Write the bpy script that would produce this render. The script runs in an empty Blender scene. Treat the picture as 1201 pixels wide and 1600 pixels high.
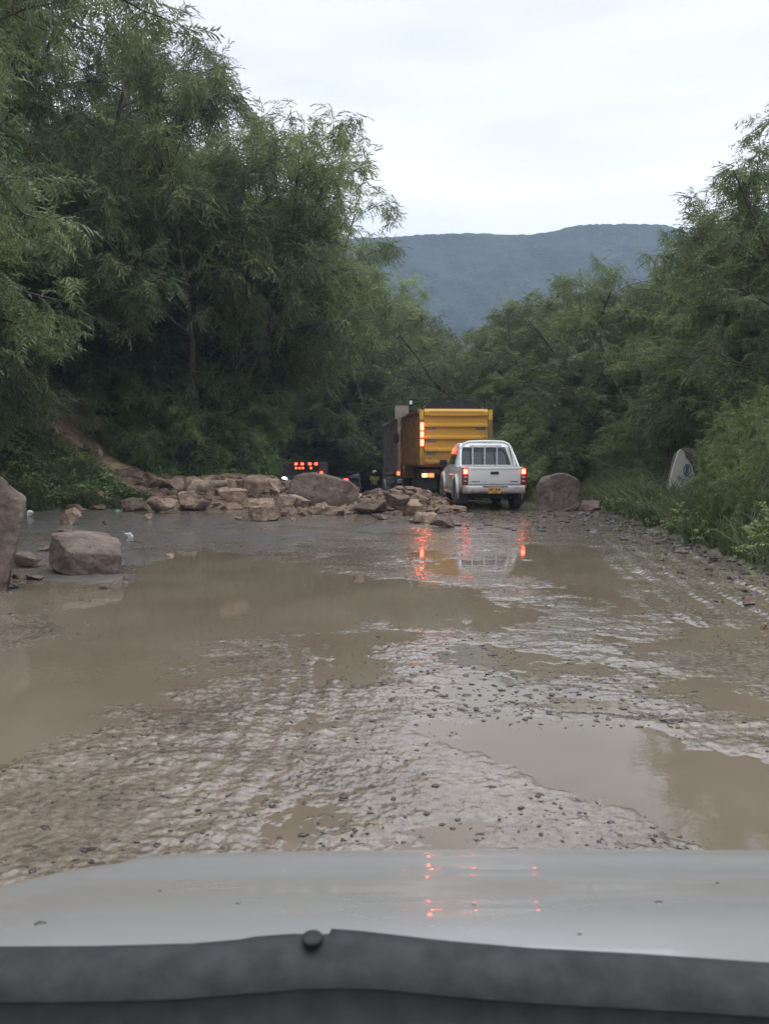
import bpy, bmesh, math, random
import numpy as np
from mathutils import Vector, Matrix, noise as mnoise

R = math.radians
scene = bpy.context.scene
col = scene.collection

# ------------------------------------------------------------------ camera, sky, sun
CAM_H = 1.53
PITCH = R(3.76)
FPX = 1400.0
cam_d = bpy.data.cameras.new('camera')
cam = bpy.data.objects.new('camera', cam_d)
col.objects.link(cam)
cam.location = (0, 0, CAM_H)
cam.rotation_euler = (math.pi / 2 - PITCH, 0, 0)
cam_d.sensor_fit = 'VERTICAL'
cam_d.sensor_height = 36.0
cam_d.lens = 36.0 * FPX / 1600.0
cam_d.clip_start = 0.05
cam_d.clip_end = 9000
scene.camera = cam
cam_d.dof.use_dof = True
cam_d.dof.focus_distance = 22.0
cam_d.dof.aperture_fstop = 11.0

world = bpy.data.worlds.new('World')
scene.world = world
world.use_nodes = True
wn = world.node_tree
wn.nodes.clear()
SUN_EL, SUN_ROT = R(52), R(75)
sky = wn.nodes.new('ShaderNodeTexSky')
sky.sky_type = 'NISHITA'
sky.sun_disc = False
sky.sun_elevation = SUN_EL
sky.sun_rotation = SUN_ROT
sky.dust_density = 3.0
tc = wn.nodes.new('ShaderNodeTexCoord')
mp = wn.nodes.new('ShaderNodeMapping')
mp.inputs['Scale'].default_value = (1.6, 1.6, 9.0)
nz = wn.nodes.new('ShaderNodeTexNoise')
nz.inputs['Scale'].default_value = 2.1
nz.inputs['Detail'].default_value = 5
nz.inputs['Roughness'].default_value = 0.55
sep = wn.nodes.new('ShaderNodeSeparateXYZ')
band = wn.nodes.new('ShaderNodeValToRGB')      # cloud brightness by height in the sky
cr = band.color_ramp
cr.elements[0].position = 0.0; cr.elements[0].color = (6.9, 7.4, 8.1, 1)
cr.elements[1].position = 1.0; cr.elements[1].color = (21, 21.4, 22.4, 1)
e = cr.elements.new(0.20); e.color = (7.8, 8.2, 8.8, 1)
e = cr.elements.new(0.275); e.color = (10.0, 9.9, 9.7, 1)
e = cr.elements.new(0.36); e.color = (8.4, 8.45, 8.9, 1)
e = cr.elements.new(0.47); e.color = (7.8, 7.9, 8.6, 1)
streak = wn.nodes.new('ShaderNodeValToRGB')
streak.color_ramp.elements[0].position = 0.35; streak.color_ramp.elements[0].color = (0.80, 0.82, 0.86, 1)
streak.color_ramp.elements[1].position = 0.60; streak.color_ramp.elements[1].color = (1.04, 1.04, 1.04, 1)
mul = wn.nodes.new('ShaderNodeMix'); mul.data_type = 'RGBA'; mul.blend_type = 'MULTIPLY'
mul.inputs['Factor'].default_value = 0.55
mix = wn.nodes.new('ShaderNodeMix'); mix.data_type = 'RGBA'
mix.inputs['Factor'].default_value = 0.9
bg = wn.nodes.new('ShaderNodeBackground')
bg.inputs['Strength'].default_value = 0.148
out = wn.nodes.new('ShaderNodeOutputWorld')
L = wn.links.new
L(tc.outputs['Generated'], mp.inputs['Vector'])
L(mp.outputs['Vector'], nz.inputs['Vector'])
L(tc.outputs['Generated'], sep.inputs['Vector'])
L(sep.outputs['Z'], band.inputs['Fac'])
L(nz.outputs['Fac'], streak.inputs['Fac'])
L(band.outputs['Color'], mul.inputs['A'])
L(streak.outputs['Color'], mul.inputs['B'])
L(sky.outputs['Color'], mix.inputs['A'])
L(mul.outputs['Result'], mix.inputs['B'])
L(mix.outputs['Result'], bg.inputs['Color'])
L(bg.outputs['Background'], out.inputs['Surface'])

sun_d = bpy.data.lights.new('sun', 'SUN')
sun_d.energy = 0.7
sun_d.angle = R(25)
sun_d.color = (1.0, 0.95, 0.88)
sun = bpy.data.objects.new('sun', sun_d)
col.objects.link(sun)
sun.rotation_euler = (math.pi / 2 - SUN_EL, 0, -SUN_ROT + math.pi)
sun.rotation_euler = Vector((math.sin(SUN_ROT) * math.cos(SUN_EL), math.cos(SUN_ROT) * math.cos(SUN_EL), math.sin(SUN_EL))).to_track_quat('Z', 'Y').to_euler()

scene.view_settings.view_transform = 'Standard'
scene.view_settings.look = 'None'
scene.view_settings.exposure = 0.05
scene.view_settings.gamma = 1.0
scene.render.engine = 'CYCLES'
scene.cycles.max_bounces = 6
scene.cycles.diffuse_bounces = 3
scene.cycles.glossy_bounces = 3
scene.cycles.transmission_bounces = 3
scene.cycles.volume_bounces = 0
scene.cycles.transparent_max_bounces = 6
scene.cycles.sample_clamp_indirect = 4.0
scene.cycles.use_denoising = True

# ------------------------------------------------------------------ measuring helpers
ct, st = math.cos(PITCH), math.sin(PITCH)
def ray(px, py):
    a = (px - 600.5) / FPX; b = (800 - py) / FPX
    return a, ct + b * st, -st + b * ct
def atd(px, py, y):                    # the point of a sight line at distance y along the road
    a, f, u = ray(px, py)
    return Vector((a * y / f, y, CAM_H + u * y / f))
def atz(px, py, z=0.0):                # where a sight line meets height z
    a, f, u = ray(px, py)
    t = (z - CAM_H) / u
    return Vector((a * t, f * t, z))

# ------------------------------------------------------------------ numpy noise
def _hash(ix, iy, seed):
    h = (ix.astype(np.int64) * 374761393 + iy.astype(np.int64) * 668265263 + seed * 1442695041) & 0x7fffffff
    h = ((h ^ (h >> 13)) * 1274126177) & 0x7fffffff
    h = h ^ (h >> 16)
    return h
def pnoise(x, y, seed=0):
    xi = np.floor(x); yi = np.floor(y)
    fx = x - xi; fy = y - yi
    ux = fx * fx * fx * (fx * (fx * 6 - 15) + 10); uy = fy * fy * fy * (fy * (fy * 6 - 15) + 10)
    def g(ox, oy):
        h = _hash(xi + ox, yi + oy, seed) % 4096
        a = h * (2 * math.pi / 4096)
        return np.cos(a) * (fx - ox) + np.sin(a) * (fy - oy)
    n0 = g(0, 0) * (1 - ux) + g(1, 0) * ux
    n1 = g(0, 1) * (1 - ux) + g(1, 1) * ux
    return (n0 * (1 - uy) + n1 * uy) * 1.5
def fbm(x, y, seed=0, octv=4, gain=0.5):
    s = 0.0; a = 1.0
    for i in range(octv):
        s = s + a * pnoise(x * 2 ** i + 17.3 * i, y * 2 ** i - 9.1 * i, seed + i * 7)
        a *= gain
    return s
def sst(a, b, v):
    t = np.clip((v - a) / (b - a), 0, 1)
    return t * t * (3 - 2 * t)

# ------------------------------------------------------------------ mesh helpers
class MB:
    def __init__(s): s.v = []; s.f = []
    def add(s, verts, faces, M=None):
        o = len(s.v)
        s.v.extend([tuple(M @ Vector(p)) if M else tuple(p) for p in verts])
        s.f.extend([tuple(i + o for i in f) for f in faces])
        return s
    def box(s, c, d, M=None, rx=0, ry=0, rz=0, bev=0.0):
        x, y, z = d[0] / 2, d[1] / 2, d[2] / 2
        T = Matrix.Translation(c) @ Matrix.Rotation(rz, 4, 'Z') @ Matrix.Rotation(ry, 4, 'Y') @ Matrix.Rotation(rx, 4, 'X')
        if M: T = M @ T
        if bev <= 0:
            vs = [(i * x, j * y, k * z) for k in (-1, 1) for j in (-1, 1) for i in (-1, 1)]
            fs = [(0, 2, 3, 1), (4, 5, 7, 6), (0, 1, 5, 4), (2, 6, 7, 3), (0, 4, 6, 2), (1, 3, 7, 5)]
            return s.add(vs, fs, T)
        bm = bmesh.new()
        bmesh.ops.create_cube(bm, size=1)
        for v in bm.verts: v.co = Vector((v.co.x * 2 * x, v.co.y * 2 * y, v.co.z * 2 * z))
        bmesh.ops.bevel(bm, geom=bm.edges[:], offset=bev, segments=2, affect='EDGES', profile=0.6)
        s.bm(bm, T)
        return s
    def bm(s, bm, M=None):
        bm.verts.ensure_lookup_table()
        for i, v in enumerate(bm.verts): v.index = i
        s.add([v.co.copy() for v in bm.verts], [[v.index for v in f.verts] for f in bm.faces], M)
        bm.free()
    def tube(s, pts, rad, n=8, M=None, cap=True):
        pts = [Vector(p) for p in pts]
        if not isinstance(rad, (list, tuple)): rad = [rad] * len(pts)
        vs = []; fs = []
        prev = None
        for i, p in enumerate(pts):
            t = (pts[min(i + 1, len(pts) - 1)] - pts[max(i - 1, 0)]).normalized()
            if prev is None:
                ref = Vector((0, 0, 1)) if abs(t.z) < 0.9 else Vector((1, 0, 0))
                u = t.cross(ref).normalized()
            else:
                u = (prev - t * prev.dot(t)).normalized()
            prev = u
            w = t.cross(u)
            for k in range(n):
                a = 2 * math.pi * k / n
                vs.append(p + (u * math.cos(a) + w * math.sin(a)) * rad[i])
        for i in range(len(pts) - 1):
            for k in range(n):
                k2 = (k + 1) % n
                fs.append((i * n + k, i * n + k2, (i + 1) * n + k2, (i + 1) * n + k))
        if cap:
            fs.append(tuple(range(n))[::-1]); fs.append(tuple((len(pts) - 1) * n + k for k in range(n)))
        return s.add(vs, fs, M)
    def lathe(s, prof, n=24, M=None):    # prof: (radius, height along x)
        vs = []; fs = []
        for r, h in prof:
            for k in range(n):
                a = 2 * math.pi * k / n
                vs.append((h, r * math.cos(a), r * math.sin(a)))
        m = len(prof)
        for i in range(m - 1):
            for k in range(n):
                k2 = (k + 1) % n
                fs.append((i * n + k, i * n + k2, (i + 1) * n + k2, (i + 1) * n + k))
        fs.append(tuple(range(n))[::-1]); fs.append(tuple((m - 1) * n + k for k in range(n)))
        return s.add(vs, fs, M)
    def prism(s, prof, x0, x1, M=None, xs=None):    # prof: (y, z) outline between x0 and x1; xs(z) scales half widths
        n = len(prof)
        f = xs or (lambda y, z: 1.0)
        vs = [(x0 * f(y, z), y, z) for y, z in prof] + [(x1 * f(y, z), y, z) for y, z in prof]
        fs = [tuple(range(n)), tuple(range(2 * n - 1, n - 1, -1))]
        for i in range(n):
            j = (i + 1) % n
            fs.append((i, i + n, j + n, j))
        return s.add(vs, fs, M)
    def build(s, name, mat, parent=None, smooth=0.0, bevel=0.0, loc=None):
        me = bpy.data.meshes.new(name)
        me.from_pydata(s.v, [], s.f)
        bm = bmesh.new(); bm.from_mesh(me)
        bmesh.ops.recalc_face_normals(bm, faces=bm.faces[:])
        if bevel > 0:
            ed = [e for e in bm.edges if len(e.link_faces) == 2 and e.calc_face_angle(0) > R(35)]
            bmesh.ops.bevel(bm, geom=ed, offset=bevel, segments=2, affect='EDGES', profile=0.5, clamp_overlap=True)
        if smooth > 0:
            for f in bm.faces: f.smooth = True
            for e in bm.edges:
                if len(e.link_faces) == 2 and e.calc_face_angle(0) > R(smooth): e.smooth = False
        bm.to_mesh(me); bm.free()
        me.materials.append(mat)
        o = bpy.data.objects.new(name, me)
        col.objects.link(o)
        if parent: o.parent = parent
        if loc is not None: o.location = loc
        return o

def tag(o, label=None, cat=None, group=None, kind=None):
    if label: o['label'] = label
    if cat: o['category'] = cat
    if group: o['group'] = group
    if kind: o['kind'] = kind
    return o
def empty(name, loc=(0, 0, 0), rz=0.0, label=None, cat=None, group=None):
    o = bpy.data.objects.new(name, None)
    col.objects.link(o)
    o.location = loc; o.rotation_euler = (0, 0, rz)
    return tag(o, label, cat, group)
def copy_tree(o, parent=None):
    c = o.copy(); col.objects.link(c)
    if parent: c.parent = parent
    for ch in list(o.children): copy_tree(ch, c)
    return c
def np_mesh(name, V, F, mat, smooth=False, attrs=None, nv=4):
    me = bpy.data.meshes.new(name)
    V = np.ascontiguousarray(V, dtype=np.float32); F = np.ascontiguousarray(F, dtype=np.int32)
    me.vertices.add(len(V)); me.vertices.foreach_set('co', V.ravel())
    me.loops.add(F.size); me.loops.foreach_set('vertex_index', F.ravel())
    me.polygons.add(len(F))
    me.polygons.foreach_set('loop_start', np.arange(0, F.size, nv, dtype=np.int32))
    me.polygons.foreach_set('use_smooth', np.full(len(F), smooth, dtype=bool))
    for k, a in (attrs or {}).items():
        at = me.attributes.new(k, 'FLOAT', 'POINT')
        at.data.foreach_set('value', np.ascontiguousarray(a, dtype=np.float32))
    me.update(calc_edges=True)
    if mat: me.materials.append(mat)
    return me

# ------------------------------------------------------------------ materials
def new_mat(name):
    m = bpy.data.materials.new(name); m.use_nodes = True
    nt = m.node_tree
    b = nt.nodes['Principled BSDF']
    return m, nt, b
def tex_noise(nt, scale, detail=4, rough=0.55, coord='Object', vec_scale=None):
    t = nt.nodes.new('ShaderNodeTexCoord')
    n = nt.nodes.new('ShaderNodeTexNoise')
    n.inputs['Scale'].default_value = scale; n.inputs['Detail'].default_value = detail; n.inputs['Roughness'].default_value = rough
    if vec_scale:
        m = nt.nodes.new('ShaderNodeMapping'); m.inputs['Scale'].default_value = vec_scale
        nt.links.new(t.outputs[coord], m.inputs['Vector']); nt.links.new(m.outputs['Vector'], n.inputs['Vector'])
    else:
        nt.links.new(t.outputs[coord], n.inputs['Vector'])
    return n
def ramp(nt, src, stops):
    r = nt.nodes.new('ShaderNodeValToRGB')
    el = r.color_ramp.elements
    while len(el) > 1: el.remove(el[-1])
    for i, (p, c) in enumerate(stops):
        if not isinstance(c, tuple): c = (c, c, c)
        e = el[0] if i == 0 else el.new(p)
        e.position = p; e.color = (*c, 1)
    nt.links.new(src, r.inputs['Fac'])
    return r
def bump(nt, b, src, strength=0.3, dist=0.02, prev=None):
    n = nt.nodes.new('ShaderNodeBump')
    n.inputs['Strength'].default_value = strength; n.inputs['Distance'].default_value = dist
    nt.links.new(src, n.inputs['Height'])
    if prev: nt.links.new(prev.outputs['Normal'], n.inputs['Normal'])
    nt.links.new(n.outputs['Normal'], b.inputs['Normal'])
    return n
def simple(name, c1, c2=None, rough=0.6, scale=6.0, metal=0.0, coat=0.0, bmp=0.0, spec=0.5):
    m, nt, b = new_mat(name)
    c2 = c2 or tuple(x * 0.75 for x in c1)
    n = tex_noise(nt, scale, 5)
    r = ramp(nt, n.outputs['Fac'], [(0.3, c2), (0.65, c1)])
    nt.links.new(r.outputs['Color'], b.inputs['Base Color'])
    rr = ramp(nt, n.outputs['Fac'], [(0.3, min(1, rough * 1.2)), (0.7, rough * 0.85)])
    nt.links.new(rr.outputs['Color'], b.inputs['Roughness'])
    b.inputs['Metallic'].default_value = metal
    b.inputs['Coat Weight'].default_value = coat
    b.inputs['Specular IOR Level'].default_value = spec
    if bmp: bump(nt, b, n.outputs['Fac'], bmp, 0.02)
    return m
def lamp_mat(name, c, strength):
    m, nt, b = new_mat(name)
    b.inputs['Base Color'].default_value = (*[x * 0.5 for x in c], 1)
    b.inputs['Emission Color'].default_value = (*c, 1)
    b.inputs['Emission Strength'].default_value = strength
    b.inputs['Roughness'].default_value = 0.2
    return m
def attr_node(nt, name):
    a = nt.nodes.new('ShaderNodeAttribute'); a.attribute_name = name; return a
def mixc(nt, fac, a, b_):
    m = nt.nodes.new('ShaderNodeMix'); m.data_type = 'RGBA'
    if hasattr(fac, 'is_linked'): nt.links.new(fac, m.inputs['Factor'])
    else: m.inputs['Factor'].default_value = fac
    for s, k in ((a, 'A'), (b_, 'B')):
        if hasattr(s, 'is_linked'): nt.links.new(s, m.inputs[k])
        else: m.inputs[k].default_value = (*s, 1)
    return m

MAT = {}
def dirty_paint(name, c, dirt, z0, z1, rough=0.3, coat=0.3):
    # paint with real mud splashed on it, thickest towards the sills
    m, nt, b = new_mat(name)
    t = nt.nodes.new('ShaderNodeTexCoord'); s_ = nt.nodes.new('ShaderNodeSeparateXYZ'); nt.links.new(t.outputs['Object'], s_.inputs['Vector'])
    mr = nt.nodes.new('ShaderNodeMapRange'); mr.inputs['From Min'].default_value = z0; mr.inputs['From Max'].default_value = z1
    mr.inputs['To Min'].default_value = 0.75; mr.inputs['To Max'].default_value = -0.15
    nt.links.new(s_.outputs['Z'], mr.inputs['Value'])
    n = tex_noise(nt, 5.5, 7, 0.7)
    ad = nt.nodes.new('ShaderNodeMath'); ad.operation = 'ADD'; nt.links.new(mr.outputs['Result'], ad.inputs[0]); nt.links.new(n.outputs['Fac'], ad.inputs[1])
    r = ramp(nt, ad.outputs['Value'], [(0.52, 0.0), (0.78, 0.55), (1.0, 0.9)])
    mx = mixc(nt, r.outputs['Color'], c, dirt)
    nt.links.new(mx.outputs['Result'], b.inputs['Base Color'])
    rr = mixc(nt, r.outputs['Color'], (rough,) * 3, (0.8,) * 3); nt.links.new(rr.outputs['Result'], b.inputs['Roughness'])
    b.inputs['Coat Weight'].default_value = coat * 0.5
    return m
MAT['white_paint'] = dirty_paint('mud_splashed_white_paint', (0.62, 0.63, 0.61), (0.20, 0.155, 0.115), 0.20, 0.85)
MAT['silver'] = simple('bonnet_paint', (0.285, 0.286, 0.275), (0.26, 0.261, 0.25), 0.30, 2.0, coat=0.7)
MAT['chrome'] = simple('light_metal', (0.7, 0.72, 0.72), (0.6, 0.6, 0.6), 0.25, 5, metal=0.8)
MAT['white_tube'] = simple('white_tube', (0.8, 0.8, 0.8), (0.72, 0.72, 0.72), 0.25, 5)
MAT['black'] = simple('black_plastic', (0.02, 0.02, 0.022), (0.012, 0.012, 0.012), 0.6, 20)
MAT['cowl'] = simple('cowl_plastic', (0.011, 0.0125, 0.0135), (0.007, 0.0085, 0.0095), 0.65, 30, bmp=0.1)
MAT['dash'] = simple('dashboard_vinyl', (0.006, 0.006, 0.007), (0.004, 0.004, 0.005), 0.7, 60, bmp=0.15, spec=0.25)
MAT['dark_grille'] = simple('dark_grille', (0.006, 0.0065, 0.0075), (0.004, 0.004, 0.0045), 0.55, 40, spec=0.3)
MAT['tyre'] = simple('muddy_tyre', (0.035, 0.03, 0.027), (0.02, 0.02, 0.02), 0.8, 12, bmp=0.3)
MAT['rim'] = simple('dusty_rim', (0.25, 0.24, 0.22), (0.15, 0.13, 0.11), 0.5, 9, metal=0.3)
MAT['glass'] = simple('tinted_glass', (0.035, 0.04, 0.045), (0.03, 0.035, 0.04), 0.08, 3, spec=0.8)
MAT['yellow'] = dirty_paint('worn_yellow_paint', (0.66, 0.34, 0.035), (0.25, 0.13, 0.05), 0.6, 1.9, 0.45, 0.0)
MAT['lorry'] = simple('dark_lorry_paint', (0.10, 0.105, 0.12), (0.06, 0.06, 0.065), 0.5, 4)
MAT['yellow_dirty'] = simple('dirty_yellow_paint', (0.34, 0.175, 0.05), (0.16, 0.09, 0.045), 0.6, 5, bmp=0.1)
MAT['tarp'] = simple('dark_tarpaulin', (0.030, 0.031, 0.034), (0.018, 0.018, 0.02), 0.6, 6, bmp=0.4)
MAT['chassis'] = simple('muddy_chassis', (0.045, 0.035, 0.03), (0.022, 0.02, 0.018), 0.75, 8)
MAT['rust'] = simple('rusty_cream_paint', (0.42, 0.27, 0.19), (0.22, 0.10, 0.055), 0.6, 3.0, bmp=0.1)
MAT['cream'] = simple('cream_paint', (0.50, 0.44, 0.34), (0.38, 0.31, 0.23), 0.5, 4)
MAT['grey_board'] = simple('weathered_grey_board', (0.30, 0.27, 0.225), (0.19, 0.17, 0.14), 0.75, 5, bmp=0.2)
MAT['sticker'] = simple('grey_patch', (0.30, 0.28, 0.22), (0.16, 0.13, 0.08), 0.5, 9)
MAT['plate'] = simple('yellow_number_plate', (0.60, 0.33, 0.08), (0.45, 0.25, 0.06), 0.5, 20)
MAT['red_lens'] = simple('dark_red_lens', (0.25, 0.012, 0.012), (0.16, 0.008, 0.008), 0.15, 10)
MAT['clear_lens'] = simple('clear_lens', (0.55, 0.45, 0.45), (0.4, 0.3, 0.3), 0.15, 10)
MAT['tail_on'] = lamp_mat('lit_tail_lamp', (1.0, 0.085, 0.04), 15)
MAT['red_on'] = lamp_mat('lit_red_marker', (1.0, 0.045, 0.018), 11)
MAT['amber_on'] = lamp_mat('lit_amber_lamp', (1.0, 0.32, 0.03), 22)
MAT['head_on'] = lamp_mat('lit_headlight', (0.9, 0.97, 1.0), 20)
MAT['skin'] = simple('skin', (0.28, 0.16, 0.10), None, 0.5, 8)
MAT['vest'] = simple('yellow_vest', (0.50, 0.50, 0.06), (0.42, 0.42, 0.08), 0.7, 12)
MAT['helmet'] = simple('white_helmet', (0.75, 0.75, 0.75), (0.65, 0.65, 0.65), 0.25, 8)
MAT['denim'] = simple('dark_trousers', (0.03, 0.035, 0.05), None, 0.85, 12)
MAT['jacket'] = simple('grey_jacket', (0.08, 0.075, 0.10), None, 0.8, 12)
MAT['blue_paint'] = simple('blue_sign_paint', (0.02, 0.10, 0.17), (0.06, 0.15, 0.21), 0.7, 14)
MAT['rock_white'] = simple('whitewashed_rock', (0.50, 0.51, 0.47), (0.40, 0.40, 0.35), 0.8, 5, bmp=0.3)

def rock_mat(name, c_lo, c_hi, moss=None):
    m, nt, b = new_mat(name)
    n1 = tex_noise(nt, 2.2, 8, 0.65)
    n2 = tex_noise(nt, 14, 6, 0.6)
    r1 = ramp(nt, n1.outputs['Fac'], [(0.36, c_lo), (0.5, tuple((a + b_) / 2 for a, b_ in zip(c_lo, c_hi))), (0.64, c_hi)])
    r2 = ramp(nt, n2.outputs['Fac'], [(0.35, 0.72), (0.65, 1.12)])
    mm = nt.nodes.new('ShaderNodeMix'); mm.data_type = 'RGBA'; mm.blend_type = 'MULTIPLY'; mm.inputs['Factor'].default_value = 1
    nt.links.new(r1.outputs['Color'], mm.inputs['A']); nt.links.new(r2.outputs['Color'], mm.inputs['B'])
    nt.links.new(mm.outputs['Result'], b.inputs['Base Color'])
    b.inputs['Roughness'].default_value = 0.72
    b.inputs['Specular IOR Level'].default_value = 0.35
    bp = bump(nt, b, n1.outputs['Fac'], 0.8, 0.08)
    bump(nt, b, n2.outputs['Fac'], 0.6, 0.02, bp)
    return m
MAT['rock_tan'] = rock_mat('tan_sandstone', (0.15, 0.10, 0.070), (0.40, 0.29, 0.205))
MAT['rock_brown'] = rock_mat('brown_rock', (0.085, 0.060, 0.045), (0.21, 0.15, 0.11))
MAT['rock_purple'] = rock_mat('wet_reddish_rock', (0.092, 0.069, 0.055), (0.21, 0.16, 0.13))
MAT['rock_pale'] = rock_mat('pale_rock', (0.22, 0.165, 0.12), (0.46, 0.35, 0.255))
# ------------------------------------------------------------------ ground shape
def xleft(y): return np.interp(y, [0, 18, 21.5, 22.6, 23.4, 24.5, 27, 33, 40, 60, 80], [-17, -14.5, -12, -10.5, -8.2, -6.9, -6.6, -6.0, -6.3, -6.3, -9])
def xright(y): return np.interp(y, [0, 9, 11.2, 16, 23, 30, 60], [5.6, 5.0, 4.75, 5.2, 5.7, 6.3, 6.0])
def sdist(P, x, y, pad=1.0, far=1e3):
    d = np.full(x.shape, far); s = np.full(x.shape, False)
    lo = P.min(0) - pad; hi = P.max(0) + pad
    m = (x > lo[0]) & (x < hi[0]) & (y > lo[1]) & (y < hi[1])
    if not m.any(): return d
    X = x[m]; Y = y[m]; D = np.full(X.shape, 1e9); S = np.zeros(X.shape, bool)
    n = len(P)
    for i in range(n):
        a = P[i]; b = P[(i + 1) % n]
        ex, ey = b - a
        t = np.clip(((X - a[0]) * ex + (Y - a[1]) * ey) / (ex * ex + ey * ey + 1e-12), 0, 1)
        D = np.minimum(D, (X - a[0] - t * ex) ** 2 + (Y - a[1] - t * ey) ** 2)
        c = ((a[1] > Y) != (b[1] > Y)) & (X < (b[0] - a[0]) * (Y - a[1]) / (b[1] - a[1] + 1e-12) + a[0])
        S ^= c
    D = np.sqrt(D); D[S] *= -1
    d[m] = D
    return d
BANK = np.array([(-17, -400), (-17, 0), (-14.5, 18), (-12, 21.5), (-10.5, 22.6), (-8.2, 23.4), (-6.9, 24.5), (-6.6, 27), (-6.0, 33), (-6.3, 40), (-6.3, 60), (-9, 80), (-9, 1500), (-1600, 1500), (-1600, -400)], float)
def H0(x, y):
    x = np.asarray(x, float); y = np.asarray(y, float)
    z = -1.2 * sst(26, 52, y)
    sh = np.broadcast(x, y).shape; dl = np.maximum(-sdist(BANK, np.broadcast_to(x, sh).reshape(-1).copy(), np.broadcast_to(y, sh).reshape(-1).copy()), 0).reshape(sh); dr = np.maximum(x - xright(y), 0)
    e = dl - 2.4; z = z + 0.42 * np.minimum(dl, 9) + 0.45 * np.clip(0.5 * (e + np.sqrt(e * e + 0.6)) - 0.05, 0, 6) + 0.06 * dl + 0.35 * fbm(x * 0.35, y * 0.35, 3) * np.clip(dl / 2, 0, 1)
    z = z + 1.6 * (1 - np.exp(-dr / 7)) + 0.10 * dr + 0.25 * fbm(x * 0.5, y * 0.5, 5) * np.clip(dr / 2, 0, 1)
    # rubble spill
    def g(cx, cy, sx, sy, h): return h * np.exp(-((x - cx) / sx) ** 2 - ((y - cy) / sy) ** 2)
    z = z + g(-6.0, 27.6, 1.8, 1.4, 0.62) + g(-3.8, 27.2, 1.5, 1.2, 0.60) + g(-1.0, 26.8, 1.5, 1.2, 0.30) + g(0.55, 24.6, 0.95, 1.3, 0.42)
    # slide scar tongue coming down the bank
    return z

# outlines measured on the road (metres)
def poly(pts): return np.array([tuple(atz(px, py)[:2]) for px, py in pts])
PUD = [
 (poly([(262, 866), (335, 860), (430, 878), (560, 907), (742, 922), (760, 950), (640, 962), (560, 958), (470, 985), (380, 995), (300, 1000), (240, 1040), (215, 1110), (120, 1150), (0, 1190), (-160, 1210), (-260, 1060), (-40, 1020), (60, 1005), (160, 1000), (170, 975), (90, 960), (200, 925)]), 0.055, 0.22),
 (poly([(-60, 885), (60, 895), (200, 912), (300, 915), (260, 950), (100, 962), (-60, 950)]), 0.022, 0.25),
 (poly([(430, 1000), (560, 985), (650, 985), (640, 1050), (560, 1070), (450, 1075)]), 0.016, 0.15),
 (poly([(690, 1160), (780, 1140), (1000, 1145), (1070, 1170), (1201, 1210), (1330, 1250), (1330, 1320), (1180, 1325), (1050, 1290), (1000, 1262), (860, 1225), (740, 1188)]), 0.055, 0.10),
 (poly([(1045, 978), (1190, 980), (1300, 1010), (1110, 1012)]), 0.035, 0.12),
 (poly([(950, 998), (1080, 1008), (1095, 1022), (960, 1020)]), 0.022, 0.12),
 (poly([(770, 862), (840, 850), (905, 852), (985, 900), (960, 935), (850, 920), (790, 895)]), 0.034, 0.18),
 (poly([(665, 878), (760, 875), (810, 888), (700, 900)]), 0.024, 0.18),
 (poly([(740, 1008), (920, 1030), (960, 1048), (800, 1052), (700, 1030)]), 0.022, 0.12),
 (poly([(720, 930), (850, 948), (900, 968), (760, 975), (690, 950)]), 0.016, 0.15),
 (poly([(960, 1040), (1201, 1060), (1201, 1120), (1090, 1110)]), 0.018, 0.15),
 (poly([(620, 940), (700, 970), (640, 985), (540, 968)]), 0.014, 0.15),
 (poly([(480, 822), (640, 826), (660, 836), (500, 833)]), 0.02, 0.15),
 (poly([(880, 935), (1010, 950), (1030, 968), (900, 962)]), 0.015, 0.15),
 (poly([(430, 1090), (560, 1085), (600, 1110), (470, 1135), (380, 1120)]), 0.01, 0.12),
 (poly([(820, 1085), (960, 1080), (1000, 1110), (860, 1120)]), 0.012, 0.12),
]
ASPH = poly([(-300, 800), (40, 806), (180, 800), (420, 812), (560, 818), (640, 822), (560, 845), (470, 862), (430, 872), (330, 855), (262, 862), (215, 905), (150, 915), (0, 905), (-300, 900)])
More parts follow.
